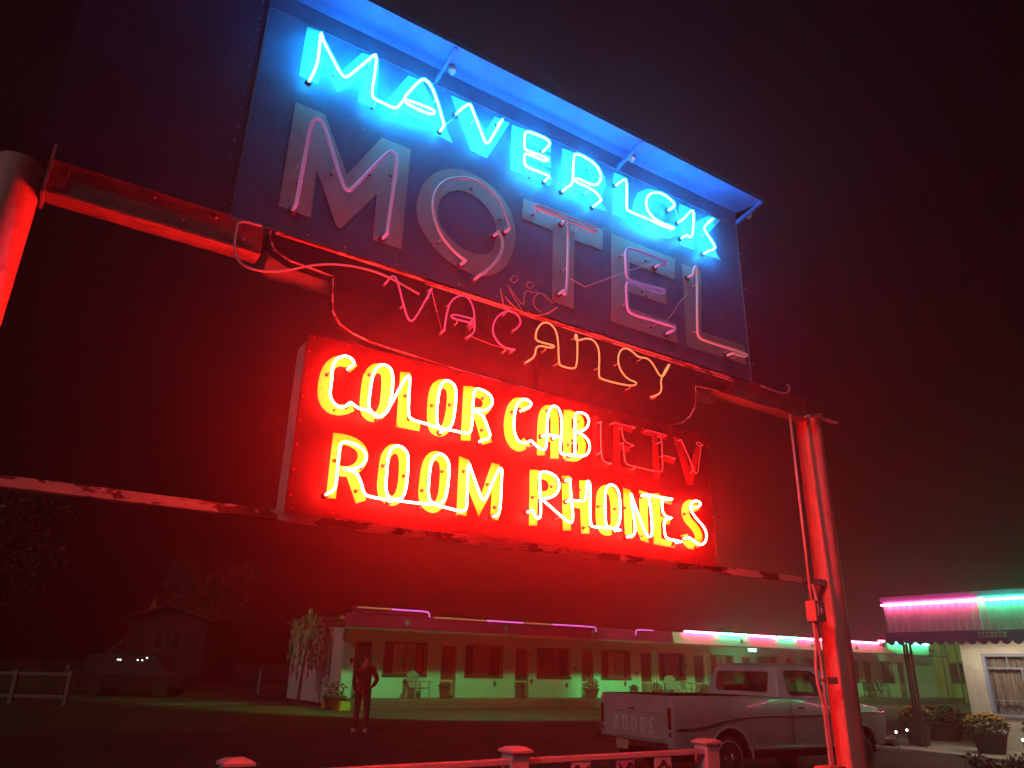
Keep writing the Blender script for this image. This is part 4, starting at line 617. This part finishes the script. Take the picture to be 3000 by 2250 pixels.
# far return wing closing the court on the right
m_ochre = mat('ochre_wall', (.42, .27, .07), .8, var=.12, scale=2)
wing = thing('motel_annexe', 'ochre walled annexe at the far right end of the green motel block', 'building', (51.5, 22, .12))
b = MB(); b.box(51.5, 51.7, 12, 28.2, .12, 4.2); b.build('front_wall', m_ochre, wing)
b = MB(); b.box(51.45, 51.5, 25.9, 27.2, 1.28, 2.55); wf = b.build('window', m_door, wing)
b = MB(); b.box(51.43, 51.449, 26.0, 27.1, 1.36, 2.47); b.build('pane', m_pane, wf)
b = MB(); b.box(51.2, 57, 12, 28.2, 4.2, 4.35); b.build('roof', m_under, wing)
for y in (26.3, 25.4, 24.5):
    b = MB(); b.tube([(49.8, y, .12), (49.8, y, 4.2)], .05, 6); b.tube([(49.8, y+.3, .12), (49.8, y+.3, 4.2)], .05, 6); b.build('porch_post', m_under, wing)
for px, tx, e in ((12.5, 15.5, 2000), (22.5, 32, 3300), (37.0, 46, 2200)):  # added spots without fixtures, throwing green onto the motel walls
    gl = bpy.data.lights.new('green_wall_fill', 'SPOT'); gl.energy = e; gl.color = (.13, 1, .3); gl.spot_size = math.radians(112); gl.spot_blend = .3; gl.shadow_soft_size = .35
    go = bpy.data.objects.new('green_wall_fill', gl); COL.objects.link(go); go.location = (px, 21, 7.2)
    go.rotation_euler = (Vector((tx, 28, 1))-go.location).to_track_quat('-Z', 'Y').to_euler()

# ------------------------------------------------------------------ office
m_metal = mat('ribbed_metal', (.56, .54, .54), .5, var=.06, scale=3)
m_val = mat('valance_violet', (.16, .12, .26), .7, var=.1)
m_offwall = mat('office_stucco', (.58, .55, .5), .9, var=.12, scale=5, bump=.9, bscale=35)
m_frame = mat('window_frame_blue', (.3, .34, .52), .45)
m_plank = mat('weathered_curtain', (.25, .21, .19), .8, col2=(.1, .08, .07), lo=.4, hi=.62, scale=5, stretch=(1, 7, .5))
m_lamp = glow('porch_bulb', (1.0, .75, .45), 12)
office = thing('motel_office', 'stucco motel office with ribbed metal eave and scalloped violet valance', 'office', (19.6, 7, .12))
OX, OY0, OY1 = 18.0, 10.85, 1.5
b = MB(); b.box(OX+.03, OX+.06, OY1, OY0, 2.64, 3.34)
nrib = int((OY0-OY1)/.165)
for k in range(nrib): y = OY0-.08-k*.165; b.box(OX-.005, OX+.03, y-.012, y+.012, 2.64, 3.34)
b.box(OX+.06, 19.8, OY0-.04, OY0, 2.64, 3.34); ev = b.build('ribbed_eave', m_metal, office)
b = MB(); b.box(OX-.03, 20.2, OY1, OY0+.05, 3.34, 3.46); b.build('roof', m_val, office)
b = MB(); y = OY0+.03
b.box(OX-.01, OX+.02, OY1, OY0+.03, 2.42, 2.635)
n = int((OY0-OY1)/.235)
for k in range(n):
    y1 = OY0+.03-k*.235; b.add([(OX-.01, y1-.005, 2.42), (OX-.01, y1-.23, 2.42), (OX-.01, y1-.19, 2.365), (OX-.01, y1-.1175, 2.33), (OX-.01, y1-.045, 2.365)], [(0, 1, 2, 3, 4)])
o = b.build('valance', m_val, office); q = o.modifiers.new('thick', 'SOLIDIFY'); q.thickness = .008
b = MB(); b.box(OX+.1, 20, OY1, OY0-.05, 2.66, 2.70); b.build('canopy_ceiling', m_metal, office)
sg = MB(); sg.box(OX-.03, OX-.011, 8.15, 8.72, 2.475, 2.59); sg = sg.build('name_sign', m_metal, office)
GF = dict(GL); GF['F'] = [((0, 0), (0, 1)), ((0, 1), (1, 1)), ((0, .5), (.8, .5))]; GF['I'] = [((.5, 0), (.5, 1))]; GF['C'] = [((1, 1), (0, 1)), ((0, 1), (0, 0)), ((0, 0), (1, 0))]
for k, ch in enumerate('OFFICE'):
    q = MB(); y0 = 8.675-k*.088
    for a, c in GF[ch]: q.tube([(OX-.034, y0-a[0]*.045, 2.502+a[1]*.062), (OX-.034, y0-c[0]*.045, 2.502+c[1]*.062)], .010, 4)
    q.build('sign_letter', m_swirl, sg)
def otube(y0, y1, m):
    q = MB(); q.tube([(OX-.06, y0, 3.265), (OX-.06, y1, 3.265)], .024, 6); q.build('neon_tube', m, office, smooth=True)
otube(10.85, 8.62, g_pink); otube(8.56, 5.6, g_green); otube(5.5, 3.2, g_pink)
# walls and window
WX, WY = 19.6, 10.0
w0, w1, wz0, wz1 = 9.55, 7.2, .82, 2.19
b = MB(); b.box(WX, WX+.25, w0, WY, .12, 2.66); b.box(WX, WX+.25, OY1, w1, .12, 2.66); b.box(WX, WX+.25, w1, w0, .12, wz0); b.box(WX, WX+.25, w1, w0, wz1, 2.66)
b.box(WX+.25, 24, WY-.2, WY, .12, 3.3); b.build('stucco_wall', m_offwall, office)
f = MB(); f.box(WX+.02, WX+.12, w0-.07, w0-.001, wz0+.06, wz1-.06); f.box(WX+.02, WX+.12, w1, w1+.06, wz0+.06, wz1-.06); f.box(WX-.03, WX+.12, w1, w0-.001, wz0+.001, wz0+.06); f.box(WX+.02, WX+.12, w1, w0-.001, wz1-.06, wz1-.001)
f.box(WX+.05, WX+.09, w1+.06, w0-.07, 1.86, 1.89); f.box(WX+.05, WX+.09, 8.72, 8.75, wz0+.06, 1.86); f.box(WX+.052, WX+.088, 8.75, w0-.07, 1.17, 1.185); f.box(WX+.052, WX+.088, w1+.06, 8.72, 1.28, 1.295); f.box(WX+.05, WX+.09, 9.0, 9.02, 1.89, wz1-.06)
wf = f.build('window', m_frame, office)
q = MB(); n = 60; l = [(WX+.15+.015*math.sin(k*1.3), w1+.05+(w0-w1-.1)*k/n) for k in range(n+1)]
q.add([(x, y, wz0+.05) for x, y in l]+[(x, y, wz1-.05) for x, y in l], [(k, k+1, n+2+k, n+1+k) for k in range(n)]); q.build('curtain', m_plank, wf)
for (x, y) in ((18.42, 10.72), (18.42, 5.4)):
    q = MB()
    for dx, dy in ((0, 0), (.12, 0), (0, -.16)): q.tube([(x+dx, y+dy, .12), (x+dx, y+dy, 2.66)], .03, 8)
    for k in range(8): q.tube([(x, y-.01, .35+k*.28), (x, y-.15, .5+k*.28)], .012, 5)
    q.build('porch_post', m_under, office)
q = MB(); q.lathe((18.95, 8.6, 2.56), [(.05, .1), (.1, .07), (.11, 0), (.07, -.05), (.01, -.06)], 14); q.build('porch_lamp', m_lamp, office, smooth=True)
pl = bpy.data.lights.new('porch_light', 'AREA'); pl.shape = 'RECTANGLE'; pl.size = .3; pl.size_y = 3.0; pl.energy = 36; pl.color = (1, .86, .6)
po = bpy.data.objects.new('porch_light', pl); COL.objects.link(po); po.location = (18.95, 8.6, 2.48)

# ------------------------------------------------------------------ plants
m_leaf = mat('leaf_green', (.06, .09, .03), .6, var=.5, scale=9)
m_leafdark = mat('leaf_dark', (.05, .045, .03), .6, var=.5, scale=4)
m_palm = mat('leaf_dry', (.20, .15, .13), .6, var=.4, scale=4)
m_bark = mat('bark', (.12, .09, .07), .9, var=.3, scale=10)
m_pot = mat('pot_terracotta', (.13, .06, .045), .7, var=.2)
m_tub = mat('tub_wood', (.08, .06, .05), .8, var=.3, scale=8)
m_petal = mat('petal_yellow', (.62, .42, .06), .6, col2=(.55, .2, .05), lo=.5, hi=.65, scale=3)
m_plastic = mat('plastic_chair', (.24, .25, .2), .5, var=.1)
m_iron = mat('patio_iron', (.03, .03, .025), .5)
def leaves(mb, c, rad, n, size, rng, droop=0, m=0, shell=.5):
    for _ in range(n):
        while True:
            p = Vector((rng.uniform(-1, 1), rng.uniform(-1, 1), rng.uniform(-1, 1)))
            if shell*rng.random() < p.length <= 1: break
        q = Vector((c[0]+p.x*rad[0], c[1]+p.y*rad[1], c[2]+p.z*rad[2]))
        d = Vector((rng.uniform(-1, 1), rng.uniform(-1, 1), rng.uniform(-1, 1)-droop)).normalized(); e = d.orthogonal().normalized()
        e.rotate(Matrix.Rotation(rng.uniform(0, 6.28), 3, d)); s = size*rng.uniform(.6, 1.4)
        mb.add([q-d*s, q+e*s*.42, q+d*s, q-e*s*.42], [(0, 1, 2, 3)], m)
rng = random.Random(3)
def pot(x, y, z, h, r, label):
    t = thing('potted_plant', label, 'potted plant', (x, y, z), 0, 'potted plants along the motel porch')
    b = MB(); b.lathe((x, y, z), [(r*.62, 0), (r*.95, h*.85), (r*1.06, h*.86), (r*1.06, h), (r*.9, h), (r*.8, h*.9)], 16); b.build('pot', m_pot, t, smooth='auto')
    b = MB(); leaves(b, (x, y, z+h+r*.45), (r*1.05, r*1.05, r*.75), 130, .07, rng); b.build('foliage', m_leafdark, t)
pot(10.2, 27.0, .12, .45, .40, 'big bushy potted plant at the left end of the motel, before the gable wall')
for px, h, r, lb in ((14.55, .36, .21, 'small potted plant by the first door, right of the lone armchair'), (18.05, .38, .2, 'small potted plant by the second door from the left'), (21.75, .42, .34, 'broad potted plant above the far tailgate corner, wider than the pots beside it'),
                     (24.2, .34, .19, 'narrow potted plant between the broad pot and the porch armchairs'), (25.6, .36, .25, 'round potted plant just left of the pair of porch armchairs'), (28.7, .36, .24, 'potted plant half hidden by the rear of the truck cab')):
    pot(px, 26.95, WB, h, r, lb)
def tub(x, y, z, r, h, label, nf):
    t = thing('flower_tub', label, 'flower tub', (x, y, z), 0, 'flower tubs by the office')
    b = MB(); b.lathe((x, y, z), [(r*.7, 0), (r*.95, h), (r, h), (r, h+.03), (r*.85, h+.03), (r*.8, h-.03)], 20); b.build('tub', m_tub, t, smooth='auto')
    b = MB(); leaves(b, (x, y, z+h+.16), (r*1.25, r*1.25, .25), 520, .055, rng); b.build('foliage', m_leaf, t)
    b = MB()
    for _ in range(nf):
        a, d = rng.uniform(0, 6.28), math.sqrt(rng.random())*r*1.22; px, py = x+d*math.cos(a), y+d*math.sin(a)
        pz = z+h+.17+.26*math.sqrt(max(0, 1-(d/(r*1.3))**2))+rng.uniform(-.05, .03)
        b.lathe((px, py, pz), [(.006, -.015), (.028, .0), (.03, .012), (.008, .018)], 7)
    b.build('blossom', m_petal, t)
tub(18.62, 9.22, .12, .37, .36, 'large dark tub of yellow flowers in front of the office wall', 90)
tub(18.85, 10.95, .12, .3, .42, 'tub of yellow flowers just behind the office porch post', 45)
tub(21.0, 11.6, .12, .62, .40, 'widest flower tub, set back in the dark left of the office corner', 90)
tub(18.75, 8.1, .12, .36, .36, 'tub of yellow flowers at the right edge, under the office window', 70)
b = MB()
for _ in range(26): leaves(b, (rng.uniform(16.2, 17.5), rng.uniform(5.5, 8.6), rng.uniform(.05, .14)), (.3, .3, .12), 50, .06, rng)
tag(b.build('ground_cover', m_leafdark), 'low reddish ground cover plants along the kerb before the office', 'plants', kind='stuff')
# drooping tree by the gable wall
def leaning(x, y, z):
    t = thing('drooping_tree', 'small drooping tree in front of the pale gable wall', 'tree', (x, y, z))
    b = MB(); b.tube(smooth_path([(x, y, z), (x+.05, y, z+1.2), (x+.15, y, z+2.6), (x+.35, y, z+3.3)], 2), .07, 8, 0, .03); b.build('trunk', m_bark, t, smooth=True)
    b = MB()
    for k in range(34):
        a = rng.uniform(0, 6.28); d = rng.uniform(.15, 1.0); top = z+3.55-d*.9+rng.uniform(-.2, .2); L = rng.uniform(.8, 2.0)
        cx, cy = x+.25+d*math.cos(a), y+d*math.sin(a)*.7
        b.tube([(x+.2, y, z+2.9), (x+.25+d*.6*math.cos(a), y+d*.4*math.sin(a), top+.1), (cx, cy, top-.3), (cx, cy, max(z+.4, top-L))], .008, 4, 1)
        n = int(26*L)
        for i in range(n):
            zz = top-L*i/n*1.05
            if zz < z+.3: break
            s = rng.uniform(.07, .15); an = rng.uniform(0, 6.28); e = Vector((math.cos(an), math.sin(an), 0)); p = Vector((cx+rng.uniform(-.06, .06), cy+rng.uniform(-.06, .06), zz))
            b.add([p, p+e*s*.3+Vector((0, 0, -s*.6)), p+e*s*.15+Vector((0, 0, -s*1.5)), p-e*s*.2+Vector((0, 0, -s*.6))], [(0, 1, 2, 3)])
    b.build('crown', [m_palm, m_bark], t)
leaning(9.75, 29.6, .12)
def tree(x, y, h, r, label, name, n, m):
    t = thing(name, label, 'tree', (x, y, .12))
    b = MB(); b.tube(smooth_path([(x, y, .0), (x+.1, y, h*.3), (x-.1, y, h*.55), (x+.2, y, h*.85)], 2), h*.035, 8, 0, h*.008)
    for k in range(7):
        a = rng.uniform(0, 6.28); z0 = h*rng.uniform(.35, .6); b.tube(smooth_path([(x, y, z0), (x+r*.5*math.cos(a), y+r*.5*math.sin(a), z0+h*.15), (x+r*.85*math.cos(a), y+r*.85*math.sin(a), z0+h*.22)], 1), h*.014, 6, 0, .02)
    b.build('trunk', m_bark, t, smooth=True)
    b = MB()
    for k in range(26):
        a = rng.uniform(0, 6.28); d = math.sqrt(rng.random())*r*.8; c = (x+d*math.cos(a), y+d*math.sin(a), h*rng.uniform(.42, .95)); q = r*rng.uniform(.25, .45)
        leaves(b, c, (q, q, q*.7), n//26, .16, rng)
    b.build('crown', m, t)
tree(-1.5, 40, 9, 3.8, 'large dark broadleaf tree beyond the lawn, at the far left', 'broadleaf_tree', 4200, m_leafdark)
tree(12.5, 62, 8.5, 3.4, 'dark tree behind the old house with the stair', 'broadleaf_tree', 3200, m_leafdark)

# ------------------------------------------------------------------ porch seats
def legs4(t, xs, ys, z1, r, m):
    for x in xs:
        for y in ys:
            b = MB(); b.tube([(x*1.08, y*1.08, 0), (x, y, z1)], r, 6); b.build('leg', m, t, local=True)
def armchair(loc, rz, label, m):
    t = thing('porch_armchair', label, 'armchair', loc, rz, 'armchairs on the motel porch')
    b = MB(); b.hexa([(-.27, -.32, .38), (.27, -.32, .38), (.27, .22, .33), (-.27, .22, .33), (-.27, -.32, .42), (.27, -.32, .42), (.27, .22, .37), (-.27, .22, .37)]); b.build('seat', m, t, bevel=.01, local=True)
    bk = MB()
    for k in range(5):
        x = -.26+k*.108; top = 1.0-.03*abs(k-2)**2*.8
        bk.hexa([(x, .20, .36), (x+.095, .20, .36), (x+.095, .225, .36), (x, .225, .36), (x, .40, top), (x+.095, .40, top), (x+.095, .425, top), (x, .425, top)])
    bk.box(-.26, .27, .31, .33, .72, .78); bk.build('backrest', m, t, bevel=.006, local=True)
    for s in (-1, 1):
        b = MB(); b.box(s*.33-.06, s*.33+.06, -.38, .30, .60, .63); b.build('armrest', m, t, bevel=.008, local=True)
    legs4(t, (-.3, .3), (-.32, .26), .6, .028, m)
    return t
a0 = armchair((13.55, 27.25, WB), math.radians(8), 'lone pale slatted armchair under the first motel window', m_plastic)
dup(a0, (26.95, 27.3, WB), math.radians(-25), 'pale armchair left of the black iron chair on the porch')
t = thing('iron_chair', 'black iron patio chair beside the pale armchair on the porch', 'chair', (27.85, 27.15, WB), math.radians(70))
def ironchair(t):
    b = MB(); b.box(-.25, .25, -.25, .25, .40, .42); b.build('seat', m_iron, t, bevel=.01, local=True)
    b = MB()
    for k in range(6): b.tube([(-.24+k*.096, .25, .42), (-.24+k*.096, .38, .92)], .012, 5)
    b.tube([(-.26, .38, .92), (.26, .38, .92)], .018, 6); b.build('backrest', m_iron, t, local=True)
    for s in (-1, 1):
        b = MB(); b.tube(smooth_path([(s*.27, .32, .68), (s*.28, -.1, .68), (s*.28, -.3, .62), (s*.27, -.28, .02)], 2), .017, 6); b.build('armrest', m_iron, t, smooth=True, local=True)
    legs4(t, (-.23, .23), (-.22, .24), .41, .016, m_iron)
ironchair(t)
dup(t, (43.9, 27.2, WB), math.radians(20), 'black iron chair beside the slatted bench, past the steel pole')
t = thing('slatted_bench', 'dark slatted bench on the porch between the steel pole and the iron chair', 'bench', (42.5, 27.0, WB), math.radians(6))
b = MB(); b.box(-.7, .7, -.2, .2, .38, .42); b.build('seat', m_iron, t, local=True)
b = MB(); b.box(-.7, .7, .2, .23, .78, .84)
for k in range(9): b.box(-.68+k*.16, -.6+k*.16, .2, .22, .42, .78)
b.build('backrest', m_iron, t, local=True); legs4(t, (-.62, .62), (-.17, .17), .38, .025, m_iron)

# ------------------------------------------------------------------ person, seen from behind
m_coat = mat('dark_jacket', (.012, .009, .01), .8, var=.2)
m_jean = mat('jeans', (.05, .04, .045), .85, var=.25, scale=14)
m_skin = mat('skin', (.3, .17, .12), .6)
m_hair = mat('hair_dark', (.05, .03, .02), .7, var=.3)
m_shoe = mat('shoe_pale', (.5, .45, .42), .6)
PX, PY, PZ = 7.60, 18.2, .12
def skinned(name, V, E, R, m, parent, lv=2, root=0):
    me = bpy.data.meshes.new(name); me.from_pydata(V, E, []); o = bpy.data.objects.new(name, me); COL.objects.link(o); o.parent = parent
    me.materials.append(m); sk = o.modifiers.new('skin', 'SKIN'); sk.use_smooth_shade = True
    for i, r in enumerate(R): me.skin_vertices[0].data[i].radius = r if isinstance(r, tuple) else (r, r)
    for i in range(len(R)): me.skin_vertices[0].data[i].use_root = (i == root)
    sb = o.modifiers.new('sub', 'SUBSURF'); sb.levels = lv; sb.render_levels = lv
    return o
per = thing('person', 'person standing on the dark lot seen from behind, jacket and jeans, one hand on hip', 'person', (PX, PY, PZ), math.radians(-40))
# local: x to the person's right, y forward (away from the camera)
V = [(0, 0, .98), (0, .0, 1.12), (0, .02, 1.30), (0, .0, 1.46), (0, .03, 1.56), (0, .06, 1.64),
     (.10, 0, .90), (.115, .02, .50), (.12, -.02, .08), (.125, .12, .05), (-.10, 0, .90), (-.13, .0, .50), (-.16, -.03, .08), (-.175, .11, .05),
     (.19, -.01, 1.42), (.34, -.07, 1.17), (.20, .09, 1.02), (.13, .14, 1.0),
     (-.19, 0, 1.42), (-.25, .0, 1.14), (-.23, .10, .90), (-.225, .13, .82)]
E_ = [(0, 1), (1, 2), (2, 3), (3, 4), (4, 5), (0, 6), (6, 7), (7, 8), (8, 9), (0, 10), (10, 11), (11, 12), (12, 13), (3, 14), (14, 15), (15, 16), (16, 17), (3, 18), (18, 19), (19, 20), (20, 21)]
R = [(.155, .11), (.15, .105), (.17, .115), (.12, .08), .052, .05, .092, .062, .045, .035, .092, .062, .045, .035, .066, .048, .036, .03, .066, .048, .036, .03]
skinned('figure', V, E_, R, m_skin, per)
h = MB(); h.lathe((0, .075, 1.735), [(.03, -.125), (.058, -.105), (.072, -.05), (.08, .02), (.074, .075), (.045, .11), (.005, .12)], 18)
h.add([(-.012, .145, 1.73), (.012, .145, 1.73), (.015, .15, 1.70), (-.015, .15, 1.70), (0, .175, 1.703)], [(0, 1, 4), (1, 2, 4), (2, 3, 4), (3, 0, 4)])
for s in (-1, 1):
    h.lathe((s*.079, .07, 1.735), [(.003, -.03), (.013, -.015), (.015, .01), (.003, .03)], 8); h.ball((s*.028, .143, 1.745), .009, 0, 4)
h.box(-.02, .02, .138, .148, 1.672, 1.679)
hd = h.build('head', m_skin, per, smooth=True, local=True)
h = MB(); h.lathe((0, .055, 1.765), [(.05, -.09), (.078, -.05), (.088, .02), (.078, .075), (.045, .105), (.004, .114)], 18); h.build('hair', m_hair, hd, smooth=True, local=True)
J = [(0, 0, .86), (0, 0, 1.10), (0, .02, 1.30), (0, .0, 1.455), (0, .02, 1.50), (.19, -.01, 1.42), (.345, -.075, 1.17), (.205, .085, 1.025), (-.19, 0, 1.42), (-.255, 0, 1.14), (-.232, .10, .905)]
skinned('jacket', J, [(0, 1), (1, 2), (2, 3), (3, 4), (3, 5), (5, 6), (6, 7), (3, 8), (8, 9), (9, 10)], [(.20, .155), (.18, .135), (.188, .132), (.14, .095), .07, .08, .062, .05, .08, .062, .05], m_coat, per)
J = [(0, 0, 1.04), (.10, 0, .88), (.115, .02, .50), (.12, -.02, .07), (-.10, 0, .88), (-.13, 0, .50), (-.16, -.03, .07)]
skinned('jeans', J, [(0, 1), (1, 2), (2, 3), (0, 4), (4, 5), (5, 6)], [(.165, .12), (.108, .105), .078, .072, (.108, .105), .078, .072], m_jean, per)
for s, x, y in ((1, .123, .05), (-1, -.168, .04)):
    h = MB(); h.hexa([(x-.045, y-.11, 0), (x+.045, y-.11, 0), (x+.05, y+.16, 0), (x-.05, y+.16, 0), (x-.04, y-.1, .085), (x+.04, y-.1, .085), (x+.04, y+.14, .045), (x-.04, y+.14, .045)]); h.build('shoe', m_shoe, per, bevel=.015, local=True)
def hand(x, y, z, d):
    h = MB(); d = Vector(d).normalized(); side = d.cross(Vector((0, 0, 1))).normalized(); nrm = side.cross(d)
    c = Vector((x, y, z)); w = .038
    h.hexa([c-side*w*.8-nrm*.013, c+side*w*.8-nrm*.013, c+d*.09+side*w-nrm*.012, c+d*.09-side*w-nrm*.012, c-side*w*.8+nrm*.013, c+side*w*.8+nrm*.013, c+d*.09+side*w+nrm*.012, c+d*.09-side*w+nrm*.012])
    for k, L in enumerate((.062, .075, .07, .055)):
        a = c+d*.085+side*(-w+.01+k*.019); h.tube([a, a+d*L*.5-nrm*.004, a+d*L*.85-nrm*.02, a+d*L-nrm*.034], .0085, 6, 0, .0065)
    a = c+d*.02-side*w; h.tube([a, a+d*.03-side*.022, a+d*.065-side*.026-nrm*.008], .01, 6, 0, .008)
    h.build('hand', m_skin, per, smooth='auto', local=True)
hand(.215, .08, 1.02, (-.8, .5, -.35)); hand(-.23, .11, .90, (.02, .3, -1))

# ------------------------------------------------------------------ far left: house, vehicle, fence, posts
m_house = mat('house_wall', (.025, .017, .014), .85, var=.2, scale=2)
m_htrim = mat('house_trim', (.09, .075, .07), .7)
m_hroof = mat('house_roof', (.02, .017, .017), .8, var=.3, scale=3)
HX, HY = 8.6, 53.7; HR = YAW-PI/2
house = thing('old_house', 'dim two-storey house with an outside stair beyond the lawn', 'house', (HX, HY, .12), HR)
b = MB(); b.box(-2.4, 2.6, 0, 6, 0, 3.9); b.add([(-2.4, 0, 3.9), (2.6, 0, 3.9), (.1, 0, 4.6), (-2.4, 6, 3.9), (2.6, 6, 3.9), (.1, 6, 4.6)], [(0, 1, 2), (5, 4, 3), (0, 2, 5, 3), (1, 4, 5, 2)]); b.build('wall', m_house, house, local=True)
b = MB(); b.hexa([(-2.9, -.5, 3.84), (.1, -.5, 4.7), (.1, 6.4, 4.7), (-2.9, 6.4, 3.84), (-2.9, -.5, 3.96), (.1, -.5, 4.82), (.1, 6.4, 4.82), (-2.9, 6.4, 3.96)]); b.hexa([(.1, -.5, 4.7), (3.1, -.5, 3.84), (3.1, 6.4, 3.84), (.1, 6.4, 4.7), (.1, -.5, 4.82), (3.1, -.5, 3.96), (3.1, 6.4, 3.96), (.1, 6.4, 4.82)])
rf = b.build('roof', m_hroof, house, local=True)
b = MB(); b.add([(-1.5, .2, 4.4), (-1.0, .2, 4.55), (-1.22, .2, 5.25), (-1.5, .5, 4.4), (-1.0, .5, 4.55), (-1.22, .5, 5.25)], [(0, 1, 2), (5, 4, 3), (0, 2, 5, 3), (1, 4, 5, 2), (0, 3, 4, 1)]); b.build('gable_peak', m_htrim, rf, local=True)
for x in (-.35, .75):
    b = MB(); b.box(x-.35, x+.35, -.05, 0, 2.1, 3.2); wn = b.build('window', m_htrim, house, local=True)
    b = MB(); b.box(x-.28, x+.28, -.065, -.051, 2.18, 3.12); b.build('pane', m_pane, wn, local=True)
b = MB()
for k in range(9): b.hexa([(-2.45-.26*(k+1), .3, 2.0-.22*(k+1)), (-2.45-.26*k, .3, 2.0-.22*(k+1)), (-2.45-.26*k, 1.3, 2.0-.22*(k+1)), (-2.45-.26*(k+1), 1.3, 2.0-.22*(k+1)), (-2.45-.26*(k+1), .3, 2.04-.22*(k+1)), (-2.45-.26*k, .3, 2.04-.22*(k+1)), (-2.45-.26*k, 1.3, 2.04-.22*(k+1)), (-2.45-.26*(k+1), 1.3, 2.04-.22*(k+1))])
for k in range(4): b.tube([(-2.5-.75*k, .3, 1.9-.62*k), (-2.5-.75*k, .3, 2.9-.62*k)], .04, 6)
b.tube([(-2.45, .3, 2.9), (-4.9, .3, .9)], .05, 6); b.tube([(-2.45, .3, 2.45), (-4.9, .3, .45)], .03, 6); b.build('stair', m_htrim, house, local=True)
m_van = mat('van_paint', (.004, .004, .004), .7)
g_glint = glow('glint_lamp_white', (1, .95, .9), 9)
van = thing('parked_van', 'dark parked van with small bright white glints beyond the far left lawn', 'van', (5.2, 37.5, .12), HR)
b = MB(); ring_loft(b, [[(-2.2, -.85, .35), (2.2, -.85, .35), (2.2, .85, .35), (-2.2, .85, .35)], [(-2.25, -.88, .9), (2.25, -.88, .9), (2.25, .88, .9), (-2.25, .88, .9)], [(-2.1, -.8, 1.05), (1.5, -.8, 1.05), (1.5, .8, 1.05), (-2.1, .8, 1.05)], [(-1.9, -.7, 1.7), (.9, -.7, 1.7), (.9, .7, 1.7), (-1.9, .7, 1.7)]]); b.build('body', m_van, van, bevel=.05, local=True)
for x in (-1.4, 1.4):
    for s in (-1, 1):
        b = MB(); b.lathe((x, s*.78, .33), [(.2, -.1), (.33, -.1), (.33, .1), (.2, .1)], 18, axis='Y'); b.build('wheel', m_tyre, van, local=True)
for x in (-.8, .3):
    b = MB(); b.hexa([(x-.4, -.80, 1.1), (x+.4, -.80, 1.1), (x+.4, -.78, 1.1), (x-.4, -.78, 1.1), (x-.38, -.735, 1.5), (x+.36, -.735, 1.5), (x+.36, -.71, 1.5), (x-.38, -.71, 1.5)]); b.build('window', m_carglass, van, local=True)
for x in (-.62, -.52, .22, .42, .6):
    b = MB(); b.ball((x, -.78, 1.46+.1*(x > .5)), .022, 0, 5); b.build('glint_bead', g_glint, van, local=True)  # self-glowing beads imitate glints on the van
m_oldfence = mat('fence_weathered', (.2, .18, .18), .7)
wf_ = thing('lawn_fence', 'low white two-rail fence section on the far left lawn', 'fence', (2.2, 30.6, .12), HR-.03)
for x in (-.04, -1.9, -3.8, -5.7):
    b = MB(); b.box(x-.07, x+.07, -.07, .07, 0, 1.08); b.build('post', m_oldfence, wf_, bevel=.01, local=True)
for z in (.22, .92):
    b = MB(); b.box(-5.7, -.1, -.03, .03, z, z+.1); b.build('rail', m_oldfence, wf_, local=True)
for x, y, lb in ((2.72, 41.3, 'white marker post nearest the lawn fence'), (6.95, 40.2, 'white marker post in the middle of the lawn, below the house'), (11.15, 40.1, 'white marker post nearest the pale gable wall')):
    b = MB(); b.lathe((x, y, .12), [(.05, 0), (.05, 1.12), (.03, 1.17)], 10); tag(b.build('marker_post', m_vinyl), lb, 'marker post', 'white marker posts on the lawn')
for x, y, z, lb in ((17.35, 10.6, .12, 'small glowing garden light low beside the front of the truck'), (18.3, 10.9, .12, 'small glowing garden light by the office porch post'), (18.2, 8.35, .12, 'small glowing garden light at the right edge by the flower tubs')):
    t = thing('garden_light', lb, 'garden light', (x, y, z), 0, 'garden lights by the office')
    b = MB(); b.tube([(x, y, z), (x, y, z+.32)], .012, 6); b.build('stake', m_iron, t)
    b = MB(); b.lathe((x, y, z+.32), [(.01, 0), (.02, .01), (.022, .04), (.01, .05)], 10); b.build('lamp_globe', g_glint, t, smooth=True)

# ------------------------------------------------------------------ added air volume imitating the red lens veil around the neon
hz = MB(); hz.box(-70, 110, -40, 140, -1.2, 16)
hm = bpy.data.materials.new('veil_haze_air'); hm.use_nodes = True; t_ = hm.node_tree; t_.nodes.remove(t_.nodes['Principled BSDF'])
pv = t_.nodes.new('ShaderNodeVolumePrincipled'); pv.inputs['Color'].default_value = (1, .7, .8, 1); pv.inputs['Density'].default_value = VEIL_HAZE; pv.inputs['Anisotropy'].default_value = .82
t_.links.new(pv.outputs['Volume'], t_.nodes['Material Output'].inputs['Volume'])
tag(hz.build('veil_haze', hm), kind='stuff')
